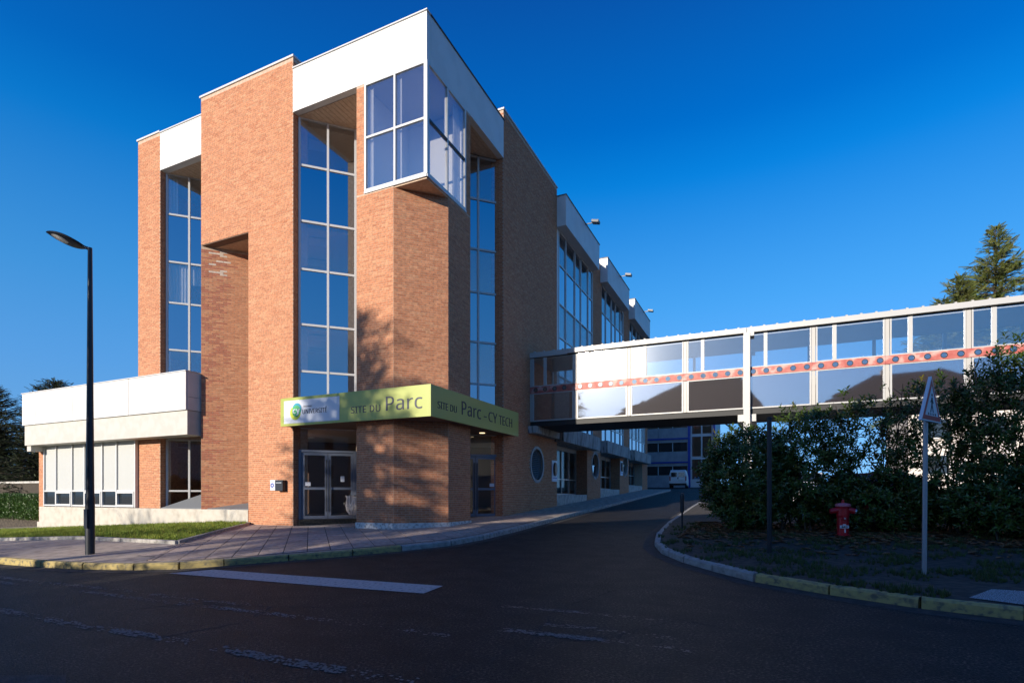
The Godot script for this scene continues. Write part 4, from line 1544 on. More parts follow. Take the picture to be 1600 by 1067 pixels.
func warning_sign() -> void:
	var p := Vector3(10.46, H(10.46, 3.12), 3.12)
	var t := thing("warning_sign", "triangular red-bordered pedestrian crossing sign on a grey pole before the hedge", "road sign", p)
	var b := MB.new()
	b.tube([Vector3(0, -0.2, 0), Vector3(0.012, 1.3, -0.006), Vector3(0.02, 2.52, 0.0)], [0.03, 0.03, 0.03], 14)
	part(t, "pole", b, M.galvanised)
	var N := Vector3(0.86, 0.0, 0.5).normalized()
	var U := UP.cross(N).normalized()
	var c := Vector3(0.02, 2.40, 0) + N * 0.05
	var tri := func(k: float) -> Array: return [c + U * -0.37 * k + UP * (-0.24 * k), c + U * 0.37 * k + UP * (-0.24 * k), c + UP * (0.40 * k)]
	var slab := func(k: float, m0: float, m1: float) -> MB:
		var s := MB.new()
		var q: Array = tri.call(k)
		s.flat(q[0] + N * m1, q[1] + N * m1, q[2] + N * m1, N)
		s.flat(q[0] + N * m0, q[1] + N * m0, q[2] + N * m0, -N)
		for i in 3:
			var u: Vector3 = q[i]
			var v: Vector3 = q[(i + 1) % 3]
			s.quad(u + N * m0, v + N * m0, v + N * m1, u + N * m1, (u + v) / 2 - c)
		return s
	part(t, "plate", slab.call(1.0, -0.02, 0.02), M.sign_face)
	part(t, "red_border", slab.call(0.92, 0.0205, 0.0215), M.sign_red)
	part(t, "white_field", slab.call(0.66, 0.022, 0.023), M.sign_face)
	# pictogram: a walking figure over crossing bars
	b = MB.new()
	var f := c + N * 0.024
	var bar := func(x0, y0, x1, y1, w):
		var d: Vector3 = (U * (x1 - x0) + UP * (y1 - y0)) / 2
		b.box(f + U * (x0 + x1) / 2 + UP * (y0 + y1) / 2, d, d.cross(N).normalized() * w, N * 0.001)
	bar.call(0.0, 0.10, 0.0, 0.0, 0.022)
	bar.call(0.0, 0.01, -0.05, -0.11, 0.013)
	bar.call(0.0, 0.01, 0.05, -0.11, 0.013)
	bar.call(0.0, 0.09, 0.05, 0.02, 0.009)
	bar.call(0.0, 0.09, -0.05, 0.03, 0.009)
	b.ring(f + UP * 0.135, U, UP, 0.0, 0.024, 0.001, 14)
	for i in 5:
		bar.call(-0.14 + i * 0.07, -0.145, -0.12 + i * 0.06, -0.125, 0.014)
	part(t, "pictogram", b, M.black)
	for y in [-0.12, 0.1]:
		b = MB.new()
		b.box(c - N * 0.04 + UP * y, N * 0.025, UP * 0.02, U * 0.05)
		part(t, "clamp", b, M.galvanised)

func hydrant() -> void:
	var p := Vector3(9.98, H(9.98, -1.45), -1.45)
	var t := thing("fire_hydrant", "red fire hydrant with two side outlets standing before the hedge", "hydrant", p)
	t.rotation.y = deg_to_rad(8)
	var b := MB.new()
	b.lathe(Vector3.ZERO, [Vector2(0.16, -0.05), Vector2(0.16, 0.02), Vector2(0.115, 0.05), Vector2(0.115, 0.42), Vector2(0.125, 0.46), Vector2(0.125, 0.62), Vector2(0.13, 0.66)], 24)
	part(t, "body", b, M.hydrant_red)
	b = MB.new()
	b.lathe(Vector3.ZERO, [Vector2(0.13, 0.655), Vector2(0.155, 0.665), Vector2(0.155, 0.70), Vector2(0.13, 0.725), Vector2(0.05, 0.74), Vector2(0.0, 0.745)], 24)
	part(t, "bonnet", b, M.hydrant_cap)
	b = MB.new()
	b.lathe(Vector3.ZERO, [Vector2(0.03, 0.74), Vector2(0.028, 0.79), Vector2(0.018, 0.815), Vector2(0.0, 0.815)], 10)
	part(t, "operating_nut", b, M.hydrant_red)
	for s in [-1.0, 1.0]:
		b = MB.new()
		var q := Vector3(s * 0.10, 0.585, 0.0)
		b.tube([q, q + Vector3(s * 0.13, -0.03, 0.02)], [0.075, 0.06], 16)
		var o := part(t, "outlet", b, M.hydrant_red)
		b = MB.new()
		b.tube([q + Vector3(s * 0.13, -0.03, 0.02), q + Vector3(s * 0.16, -0.037, 0.024)], [0.066, 0.05], 16)
		part(o, "outlet_cap", b, M.steel if s > 0 else M.hydrant_red)
	b = MB.new()
	b.tube([Vector3(0, 0.40, 0.10), Vector3(0, 0.40, 0.15)], [0.055, 0.045], 14)
	part(t, "front_cap", b, M.hydrant_red)
	b = MB.new()
	b.tube([Vector3(0, 0.40, 0.15), Vector3(0, 0.40, 0.165)], [0.02, 0.02], 8)
	part(t, "cap_bolt", b, M.steel)
	b = MB.new()
	b.pb(Vector3.ZERO, Vector3.RIGHT, Vector3.BACK, -0.085, 0.085, 0.185, 0.25, 0.105, 0.118)
	b.pb(Vector3.ZERO, Vector3.RIGHT, Vector3.BACK, -0.03, 0.03, 0.255, 0.275, 0.105, 0.118)
	var lb := part(t, "number_label", b, M.sign_face)
	letters(lb, "lettering", "343", Vector3(0, 0, 0.118), Vector3.RIGHT, Vector3.BACK, -0.06, 0.06, 0.197, 0.042, M.black, true)
	b = MB.new()
	b.pb(Vector3.ZERO, Vector3.RIGHT, Vector3.BACK, 0.0, 0.025, 0.09, 0.165, 0.112, 0.118)
	part(t, "paint_mark", b, M.sign_face)

func posts() -> void:
	var p := Vector3(8.48, H(8.48, 1.6), 1.6)
	var t := thing("bare_post", "thin dark bare post standing on the verge before the hedge", "post", p)
	var b := MB.new()
	b.tube([UP * -0.2, UP * 1.2, UP * 2.44], [0.042, 0.042, 0.042], 14)
	part(t, "shaft", b, M.dark_metal)
	b = MB.new()
	b.lathe(UP * 2.43, [Vector2(0.046, 0.0), Vector2(0.046, 0.03), Vector2(0.03, 0.045), Vector2(0, 0.05)], 14)
	part(t, "cap", b, M.black)
	p = Vector3(6.49, H(6.49, -1.88), -1.88)
	t = thing("marker_post", "short dark marker post with rounded plate at the kerb corner", "post", p)
	b = MB.new()
	b.tube([UP * -0.2, UP * 0.5], [0.025, 0.025], 12)
	part(t, "shaft", b, M.dark_metal)
	b = MB.new()
	b.lathe(Vector3.ZERO, [Vector2(0.0, 0.44), Vector2(0.045, 0.45), Vector2(0.05, 0.5), Vector2(0.05, 0.86), Vector2(0.035, 0.93), Vector2(0.0, 0.95)], 14)
	part(t, "head", b, M.dark_metal)

func wall_fixtures() -> void:
	var X := Vector3.RIGHT
	var Z := Vector3.BACK
	var t := thing("door_plaque", "small white plaque with a blue emblem beside the front doors", "plaque", Vector3(-5.72, 1.12, 0.005))
	var b := MB.new()
	b.aabox(Vector3(-0.19, 0, 0), Vector3(0.15, 0.33, 0.02))
	part(t, "plate", b, M.sign_white)
	b = MB.new()
	b.ring(Vector3(-0.10, 0.16, 0.0205), X, UP, 0.035, 0.07, 0.003, 24)
	part(t, "emblem", b, M.blue_trim)
	for k in 4:
		b = MB.new()
		b.aabox(Vector3(0.0, 0.08 + k * 0.05, 0.0205), Vector3(0.12, 0.092 + k * 0.05, 0.022))
		part(t, "text_line", b, M.blue_trim)
	t = thing("letter_box", "dark metal letter box fixed to the brick beside the front doors", "letter box", Vector3(-5.38, 1.10, 0.005))
	b = MB.new()
	b.aabox(Vector3(-0.16, 0, 0), Vector3(0.16, 0.34, 0.16))
	part(t, "body", b, M.dark_metal)
	b = MB.new()
	b.aabox(Vector3(-0.12, 0.24, 0.161), Vector3(0.12, 0.27, 0.17))
	part(t, "flap", b, M.steel)
	# bag holders by the doors
	for k in 2:
		var at: Vector3 = [Vector3(-3.62, 0.95, -1.16), Vector3(-1.20, 0.95, -3.55)][k]
		t = thing("waste_bag_holder", ["clear waste bag hanging on a ring beside the front doors", "clear waste bag hanging on a ring beside the side street door"][k], "waste bag", at, "waste bags at the entrances")
		b = MB.new()
		var pts := []
		for i in 17:
			var a := TAU * i / 16.0
			pts.append(Vector3(cos(a) * 0.19, 0, sin(a) * 0.19) + N45 * 0.22)
		var rr := []
		for i in 17:
			rr.append(0.012)
		b.tube(pts, rr, 6, false)
		b.tube([Vector3.ZERO - N45 * 0.12, N45 * 0.04], [0.014, 0.014], 6)
		part(t, "ring", b, M.black)
		b = MB.new()
		var prof := [Vector2(0.195, 0.01), Vector2(0.19, -0.12), Vector2(0.20, -0.3), Vector2(0.18, -0.46), Vector2(0.11, -0.6), Vector2(0.0, -0.64)]
		var sides := 26
		var pt := func(i, s): return N45 * 0.22 + Vector3(cos(TAU * s / sides), 0, sin(TAU * s / sides)) * (prof[i].x * (1.0 + 0.09 * sin(s * 2.7 + i) + 0.06 * sin(s * 5.3 + i * 2))) + UP * prof[i].y
		for i in 5:
			for s in sides:
				var c: Vector3 = (pt.call(i, s) + pt.call(i + 1, s + 1)) / 2
				b.quad(pt.call(i, s), pt.call(i, s + 1), pt.call(i + 1, s + 1), pt.call(i + 1, s), c - N45 * 0.22 + UP * 0.3)
		part(t, "bag", b, M.bag)
	# posters on the side wall
	for k in 2:
		var z: float = [-10.0, -22.45][k]
		var y: float = [1.55, 2.2][k]
		t = thing("wall_poster", ["pale blue poster with a brown oval on the wall near the footbridge", "pale blue poster with a brown oval beside the farther round window"][k], "poster", Vector3(0.006, y, z), "posters on the side wall")
		b = MB.new()
		b.aabox(Vector3(0, 0, -0.33), Vector3(0.025, 0.92, 0.33))
		part(t, "board", b, M.poster_blue)
		b = MB.new()
		b.ring(Vector3(0.0255, 0.54, 0.0), Vector3(0, 0, -0.19), UP * 0.30, 0.0, 1.0, 0.05, 28)
		part(t, "picture", b, M.poster_brown)
		b = MB.new()
		b.ring(Vector3(0.029, 0.55, 0.05), Vector3(0, 0, -0.10), UP * 0.22, 0.0, 1.0, 0.08, 24)
		part(t, "picture", b, M.poster_tan)
		b = MB.new()
		b.aabox(Vector3(0.0255, 0.14, -0.26), Vector3(0.028, 0.18, 0.26))
		part(t, "text_line", b, M.blue_trim)

# ---------------------------------------------------------------- plants
func mm(parent: Node3D, called: String, m: Mesh, material: Material, xf: Array, cols: Array) -> void:
	var q := MultiMesh.new()
	q.transform_format = MultiMesh.TRANSFORM_3D
	q.use_colors = true
	q.mesh = m
	q.instance_count = xf.size()
	for i in xf.size():
		q.set_instance_transform(i, xf[i])
		q.set_instance_color(i, cols[i])
	var o := MultiMeshInstance3D.new()
	o.name = called
	o.multimesh = q
	o.material_override = material
	parent.add_child(o, true)
	o.set_meta("kind", "stuff")

func leaf_mesh(l: float, w: float) -> MB:
	var b := MB.new()
	one_leaf(b, Vector3.ZERO, Vector3.RIGHT, UP, l, w)
	return b

func one_leaf(b: MB, o: Vector3, d: Vector3, up: Vector3, l: float, w: float) -> void:
	var s := d.cross(up).normalized()
	var a := o + d * l * 0.45 + up * l * 0.05
	var tip := o + d * l - up * l * 0.06
	for k in [-1.0, 1.0]:
		var e: Vector3 = o + d * l * 0.42 + s * w * k + up * l * 0.11
		b.flat(o, a, e, up)
		b.flat(a, tip, e, up)

func sprig() -> ArrayMesh:
	# a shoot of long evergreen leaves
	var b := MB.new()
	for i in 8:
		var a := i * 2.4
		var h := 0.02 * i
		var d := (Vector3(cos(a), 0, sin(a)) + UP * (0.25 + 0.12 * i)).normalized()
		one_leaf(b, UP * h, d, (UP - d * d.y).normalized(), 0.125 - 0.004 * i, 0.021)
	return b.done()

var sprig_mesh: ArrayMesh
var leaf_one: ArrayMesh

func shrub(label: String, c: Vector3, half: Vector3, count: int, stems: int, seed_: int, bare := 0.0) -> void:
	var r := RandomNumberGenerator.new()
	r.seed = seed_
	c.y = H(c.x, c.z)
	var t := thing("hedge_shrub", label, "shrub", c, "evergreen shrubs of the hedge along the verge")
	var lump := noise(0.9, seed_, 3)
	var xf := []
	var cols := []
	var tips := []
	for i in stems:
		var b := MB.new()
		var p := Vector3(r.randf_range(-0.6, 0.6) * half.x, -0.05, r.randf_range(-0.5, 0.5) * half.z)
		var q := Vector3(r.randf_range(-0.95, 0.95) * half.x, half.y * r.randf_range(1.3, 1.95), r.randf_range(-0.8, 0.8) * half.z)
		var m := p.lerp(q, 0.45) + Vector3(r.randf_range(-0.15, 0.15), 0, r.randf_range(-0.15, 0.15))
		b.tube([p, m, q], [r.randf_range(0.018, 0.035), 0.014, 0.006], 6, false)
		for k in 3:
			var u := r.randf_range(0.35, 0.9)
			var s := m.lerp(q, u)
			var e := s + Vector3(r.randf_range(-0.4, 0.4), r.randf_range(0.1, 0.5), r.randf_range(-0.4, 0.4))
			b.tube([s, e], [0.009, 0.004], 5, false)
			tips.append(e)
		tips.append(q)
		part(t, "stem", b, M.bark)
	var near := []
	var made := 0
	while made < count:
		var v := Vector3(r.randf_range(-1, 1), r.randf_range(-1, 1), r.randf_range(-1, 1))
		if v.length() > 1.0:
			continue
		v = Vector3(v.x, v.y, v.z) * lerpf(1.0, 1.0 / maxf(v.length(), 0.3), r.randf_range(0.2, 0.75))
		v.x = clampf(v.x, -1.0, 1.0)
		v *= 1.0 + 0.30 * lump.get_noise_3d(v.x * 2.2 + c.x, v.y * 2.2, v.z * 2.2)
		if bare > 0.0 and lump.get_noise_3d(v.x * 3.5 * half.x + 9, v.y * 3.5 * half.y, c.x) > 0.34 - bare:
			made += 1
			continue
		var p := Vector3(v.x * half.x, half.y + v.y * half.y, v.z * half.z)
		if p.y < 0.06:
			made += 1
			continue
		var away := (Vector3(v.x, v.y * 0.5 + 0.55, v.z) + Vector3(r.randf_range(-0.5, 0.5), r.randf_range(-0.2, 0.5), r.randf_range(-0.5, 0.5))).normalized()
		var Xa := away.cross(Vector3(r.randf_range(-1, 1), 0.1, r.randf_range(-1, 1))).normalized()
		var k := r.randf_range(0.75, 1.3)
		var tr := Transform3D(Basis(Xa, away, Xa.cross(away)).scaled(Vector3(k, k, k)), p)
		xf.append(tr)
		var g := r.randf_range(0.65, 1.35)
		var yl := 1.0 + (1.2 if r.randf() < 0.08 else 0.25 * r.randf())
		cols.append(Color(0.048 * g * yl, 0.092 * g, 0.016 * g))
		near.append([p, away, (c + p).distance_to(EYE)])
		made += 1
	mm(t, "foliage", sprig_mesh, M.leaf_dark, xf, cols)
	near.sort_custom(func(a, b): return a[2] < b[2])
	for i in mini(36, near.size()):
		var e: Array = near[i]
		var o := part(t, "leaf", leaf_one, M["leaf_%d" % (r.randi() % 3)])
		var d: Vector3 = (e[1] + Vector3(r.randf_range(-0.7, 0.7), -0.3, r.randf_range(-0.7, 0.7))).normalized()
		var s := d.cross(UP).normalized()
		o.transform = Transform3D(Basis(d, s.cross(d), s) * r.randf_range(0.8, 1.15), e[0])

func hedge() -> void:
	sprig_mesh = sprig()
	leaf_one = leaf_mesh(0.14, 0.024).done()
	shrub("rounded evergreen shrub at the road end of the hedge, behind the marker post", Vector3(8.0, 0, -2.3), Vector3(1.02, 1.22, 0.95), 2600, 8, 11)
	shrub("evergreen shrub behind the thin bare post", Vector3(9.3, 0, -2.6), Vector3(0.95, 1.45, 0.85), 1500, 10, 12, 0.10)
	shrub("sparse evergreen shrub directly behind the fire hydrant, bare stems showing", Vector3(10.6, 0, -2.9), Vector3(1.0, 1.62, 0.8), 1050, 14, 13, 0.26)
	shrub("leggy evergreen shrub between the hydrant and the triangular sign", Vector3(11.9, 0, -2.9), Vector3(1.0, 1.78, 0.8), 1150, 14, 14, 0.24)
	shrub("tall evergreen shrub just right of the triangular sign", Vector3(13.2, 0, -2.6), Vector3(1.0, 1.95, 0.9), 2000, 12, 15, 0.05)
	shrub("tallest evergreen shrub at the right edge of the view", Vector3(14.5, 0, -2.1), Vector3(1.05, 2.05, 1.0), 2500, 10, 16)
	shrub("tall evergreen shrub cut by the right edge, beyond the tallest one", Vector3(15.9, 0, -1.7), Vector3(1.05, 2.1, 1.0), 1800, 8, 17)
	shrub("low evergreen shrub filling the foot of the hedge beside the hydrant", Vector3(10.8, 0, -2.55), Vector3(1.6, 0.62, 0.45), 1100, 4, 18)
	shrub("low evergreen shrub at the foot of the hedge behind the sign pole", Vector3(13.1, 0, -1.6), Vector3(1.2, 0.75, 0.5), 900, 4, 19)
	shrub("small evergreen shrub with spreading leaves low at the right edge", Vector3(14.6, 0, -0.7), Vector3(0.8, 0.7, 0.5), 700, 3, 20)

var spray: ArrayMesh

func needle_spray() -> ArrayMesh:
	# a flat fan of short needled twigs
	var b := MB.new()
	for i in 11:
		var u := i / 10.0
		for s in [-1.0, 1.0]:
			var o := Vector3(u * 0.8, -0.06 * u * u, 0)
			var d := Vector3(0.62, -0.10, s * (0.8 - 0.35 * u)).normalized()
			var l := 0.30 * (1.0 - 0.62 * u) + 0.05
			var w := Vector3(0.024, 0.02, 0)
			b.flat(o - w, o + w, o + d * l, UP)
	b.flat(Vector3(0, 0, -0.015), Vector3(0, 0, 0.015), Vector3(1.0, -0.08, 0), UP)
	return b.done()

func conifer(called: String, label: String, group: String, at: Vector3, h: float, rad: float, count: int, seed_: int, tone: Vector3, low := 0.08, size := 0.75, gap := 0.0, taper := 0.78) -> void:
	var r := RandomNumberGenerator.new()
	r.seed = seed_
	at.y = H(at.x, at.z)
	var t := thing(called, label, "tree", at, group)
	var b := MB.new()
	b.tube([UP * -0.3, UP * h * 0.5, UP * h * 0.98], [h * 0.018 + 0.05, h * 0.011, 0.02], 8, false)
	part(t, "trunk", b, M.bark)
	var xf := []
	var cols := []
	var nb := int(count / 14.0)
	b = MB.new()
	var gaps := noise(0.35, seed_, 2)
	for i in nb:
		var u := pow((i + r.randf()) / nb, 1.15)
		var y := h * lerpf(low, 0.985, u)
		var l := rad * pow(1.0 - u, taper) * r.randf_range(0.6, 1.12) + 0.15
		var a := i * 2.399 + r.randf_range(-0.5, 0.5)
		var d := Vector3(cos(a), 0, sin(a))
		if gaps.get_noise_3d(d.x * 3, y, d.z * 3) < -0.32 + gap:
			continue
		var rise := lerpf(-0.18, 0.75, u) + r.randf_range(-0.12, 0.12)
		var base := UP * y
		var mid := base + (d + UP * rise * 0.6).normalized() * l * 0.5
		var tip := mid + (d + UP * (rise * 0.9 - 0.12)).normalized() * l * 0.5
		b.tube([base, mid, tip], [0.02 + 0.012 * l, 0.012 + 0.006 * l, 0.006], 4, false)
		var n := maxi(3, int(14.0 * l / (rad * 0.55)))
		for k in n:
			var v := lerpf(0.12, 1.0, (k + r.randf()) / n)
			var p := base.lerp(mid, v * 2) if v < 0.5 else mid.lerp(tip, v * 2 - 1)
			var side := d.cross(UP) * r.randf_range(-1, 1)
			var dir := (d * 0.7 + side * 0.9 + UP * (rise * 0.5 + r.randf_range(-0.7, 0.45))).normalized()
			var s := dir.cross(UP).normalized()
			var up := (s.cross(dir) + s * r.randf_range(-1.6, 1.6)).normalized()
			s = dir.cross(up).normalized()
			var k2 := size * r.randf_range(0.6, 1.25) * lerpf(1.0, 0.65, u)
			xf.append(Transform3D(Basis(dir, s.cross(dir), s) * k2, p))
			var g := r.randf_range(0.6, 1.4)
			cols.append(Color(tone.x * g * r.randf_range(0.9, 1.25), tone.y * g, tone.z * g))
	part(t, "branchwork", b, M.bark)
	mm(t, "crown", spray, M.needle, xf, cols)

func bare_tree(label: String, at: Vector3, h: float, seed_: int) -> void:
	var r := RandomNumberGenerator.new()
	r.seed = seed_
	at.y = H(at.x, at.z)
	var t := thing("bare_tree", label, "tree", at, "bare winter trees across the street")
	var b := MB.new()
	var tw := MB.new()
	b.tube([UP * -0.2, UP * h * 0.4], [0.16, 0.11], 8, false)
	part(t, "trunk", b, M.bark)
	var todo := []
	for i in 7:
		var a := i * 2.4 + r.randf()
		todo.append([UP * h * r.randf_range(0.25, 0.4), (Vector3(cos(a), 0, sin(a)) * 0.55 + UP).normalized(), h * 0.26, 0.085, 0])
	while todo.size():
		var e: Array = todo.pop_back()
		var end: Vector3 = e[0] + e[1] * e[2]
		tw.tube([e[0], end], [e[3], e[3] * 0.6], 4, false)
		if e[4] < 4:
			for k in 3:
				var d: Vector3 = (e[1] + Vector3(r.randf_range(-0.7, 0.7), r.randf_range(-0.25, 0.5), r.randf_range(-0.7, 0.7))).normalized()
				todo.append([e[0].lerp(end, r.randf_range(0.5, 1.0)), d, e[2] * r.randf_range(0.55, 0.75), e[3] * 0.58, e[4] + 1])
	part(t, "crown", tw, M.bark)

# a rounded evergreen, from sprays through its crown
func round_tree(called: String, label: String, group: String, at: Vector3, h: float, rad: float, count: int, seed_: int, tone: Vector3, size := 1.0) -> void:
	var r := RandomNumberGenerator.new()
	r.seed = seed_
	at.y = H(at.x, at.z)
	var t := thing(called, label, "tree", at, group)
	var b := MB.new()
	b.tube([UP * -0.2, UP * h * 0.35, UP * h * 0.7], [0.2, 0.14, 0.05], 8, false)
	for i in 8:
		var a := i * 2.4
		b.tube([UP * h * (0.25 + 0.04 * i), UP * h * (0.45 + 0.05 * i) + Vector3(cos(a), 0, sin(a)) * rad * 0.7], [0.07, 0.02], 5, false)
	part(t, "trunk", b, M.bark)
	var lump := noise(0.5, seed_, 3)
	var xf := []
	var cols := []
	for i in count:
		var v := Vector3(r.randfn(0, 1), r.randfn(0, 1), r.randfn(0, 1)).normalized() * pow(r.randf(), 0.4)
		v *= 1.0 + 0.45 * lump.get_noise_3d(v.x * 3, v.y * 3, v.z * 3)
		var p := Vector3(v.x * rad, h * 0.58 + v.y * h * 0.42, v.z * rad)
		var d := (v + Vector3(r.randf_range(-0.6, 0.6), r.randf_range(-0.6, 0.6), r.randf_range(-0.6, 0.6))).normalized()
		var s := d.cross(Vector3(r.randf_range(-1, 1), 1, r.randf_range(-1, 1))).normalized()
		xf.append(Transform3D(Basis(d, s.cross(d), s) * size * r.randf_range(0.6, 1.2), p))
		var g := r.randf_range(0.6, 1.4)
		cols.append(Color(tone.x * g, tone.y * g, tone.z * g))
	mm(t, "crown", spray, M.needle, xf, cols)

func trees() -> void:
	spray = needle_spray()
	var dark := Vector3(0.026, 0.042, 0.014)
	var fresh := Vector3(0.105, 0.13, 0.024)
	# right, beyond the footbridge
	conifer("conifer_tree", "tallest pointed conifer rising above the footbridge roof", "conifers beyond the footbridge", Vector3(25.7, 0, -45.0), 21.6, 5.2, 9000, 21, fresh, 0.3, 0.95, 0.08)
	conifer("conifer_tree", "shorter conifer just left of the tallest one above the footbridge", "conifers beyond the footbridge", Vector3(23.0, 0, -43.5), 17.4, 5.0, 7000, 22, fresh, 0.4, 0.95, 0.10)
	conifer("conifer_tree", "lowest conifer, leftmost of those above the footbridge roof", "conifers beyond the footbridge", Vector3(21.4, 0, -42.0), 15.2, 4.6, 6000, 23, fresh, 0.4, 0.95, 0.14)
	conifer("conifer_tree", "conifer cut by the right edge above the footbridge", "conifers beyond the footbridge", Vector3(29.0, 0, -45.0), 19.0, 4.6, 6000, 24, dark * 1.5, 0.3, 0.95, 0.05)
	# left, beyond the annex
	conifer("cypress_tree", "dark bushy conifer beside the white end of the annex", "dark conifers beyond the annex", Vector3(-33.0, 0, -7.0), 9.0, 3.4, 16000, 25, dark, 0.02, 0.42, 0.0, 0.5)
	conifer("cypress_tree", "dark conifer at the far left edge beyond the lawn", "dark conifers beyond the annex", Vector3(-37.5, 0, -5.5), 8.8, 3.6, 16000, 26, dark, 0.02, 0.42, 0.0, 0.5)
	conifer("cypress_tree", "dark conifer half hidden behind the annex fascia", "dark conifers beyond the annex", Vector3(-31.0, 0, -10.5), 8.4, 3.0, 11000, 27, dark, 0.02, 0.42, 0.0, 0.5)
	# across the street, behind the viewer: their shadows fall on the front
	conifer("street_conifer", "broad conifer mirrored in the footbridge glass, its shadow on the corner", "conifers across the street", Vector3(-9.75, 0, 24.0), 13.9, 3.1, 4200, 28, dark * 1.3, 0.5, 0.62, 0.06, 0.5)
	bare_tree("bare tree across the street whose branches shade the annex front", Vector3(-18.2, 0, 23.0), 9.4, 29)
	bare_tree("bare tree across the street whose branches shade the splayed brick wall", Vector3(-13.6, 0, 21.0), 8.4, 30)

func left_hedge() -> void:
	var t := thing("clipped_hedge", "clipped green hedge above a dark wall at the far left", "hedge", Vector3(-30, H(-30, -3), -3))
	var b := MB.new()
	b.aabox(Vector3(-14, -0.2, -0.5), Vector3(8.5, 0.75, 0.1))
	part(t, "low_wall", b, M.earth)
	var xf := []
	var cols := []
	for i in 11000:
		var p := Vector3(rng.randf_range(-10, 8.5), rng.randf_range(0.5, 1.75), rng.randf_range(-0.6, 0.25))
		if rng.randf() < 0.6:
			p.z = 0.2 + rng.randf_range(-0.1, 0.1)
		elif rng.randf() < 0.6:
			p.y = 1.72 + rng.randf_range(-0.08, 0.08)
		var a := (UP * 0.6 + Vector3(rng.randf_range(-1, 1), rng.randf_range(-0.3, 1), rng.randf_range(-0.2, 1))).normalized()
		var s := a.cross(Vector3(rng.randf_range(-1, 1), 0.2, 0.3)).normalized()
		xf.append(Transform3D(Basis(s, a, s.cross(a)) * rng.randf_range(0.55, 0.9), p))
		var g := rng.randf_range(0.7, 1.3)
		cols.append(Color(0.06 * g, 0.115 * g, 0.02 * g))
	mm(t, "foliage", sprig_mesh, M.leaf_dark, xf, cols)
	t = thing("boundary_wall", "long pale coped wall standing behind the clipped hedge", "wall", Vector3(-34, H(-34, -6), -4.6))
	b = MB.new()
	b.aabox(Vector3(-20, -0.3, -0.2), Vector3(12, 2.35, 0.0))
	part(t, "wall_body", b, M.bark)
	b = MB.new()
	b.aabox(Vector3(-20, 2.352, -0.26), Vector3(12, 2.47, 0.06))
	part(t, "coping", b, M.concrete)

# ---------------------------------------------------------------- vehicles
func wheel(t: Node3D, c: Vector3, r: float, s: float) -> void:
	var w := empty(t, "wheel")
	w.position = c
	var b := MB.new()
	b.tube([Vector3(-0.1 * s, 0, 0), Vector3(0.09 * s, 0, 0), Vector3(0.11 * s, 0, 0)], [r, r, r * 0.93], 20)
	part(w, "tyre", b, M.tyre)
	b = MB.new()
	b.tube([Vector3(0.1 * s, 0, 0), Vector3(0.118 * s, 0, 0)], [r * 0.62, r * 0.58], 16)
	part(w, "rim", b, M.steel)

# a body lofted from side outlines at several widths: outline of (z, y), z forward
func loft(b: MB, outs: Array, xs: Array) -> void:
	for i in outs.size() - 1:
		var p: Array = outs[i]
		var q: Array = outs[i + 1]
		for k in p.size():
			var l := (k + 1) % p.size()
			var a := Vector3(xs[i], p[k].y, p[k].x)
			var c := Vector3(xs[i], p[l].y, p[l].x)
			var d := Vector3(xs[i + 1], q[l].y, q[l].x)
			var e := Vector3(xs[i + 1], q[k].y, q[k].x)
			var e2 := p[l] - p[k] as Vector2
			var away := Vector3((xs[i] + xs[i + 1]) * 0.25, (p[k].y + p[l].y) / 2 - 0.75, (p[k].x + p[l].x) * 0.3)
			var nn := Vector3(0, -e2.x, e2.y) * 0.01
			b.quad(a, c, d, e, away + nn)

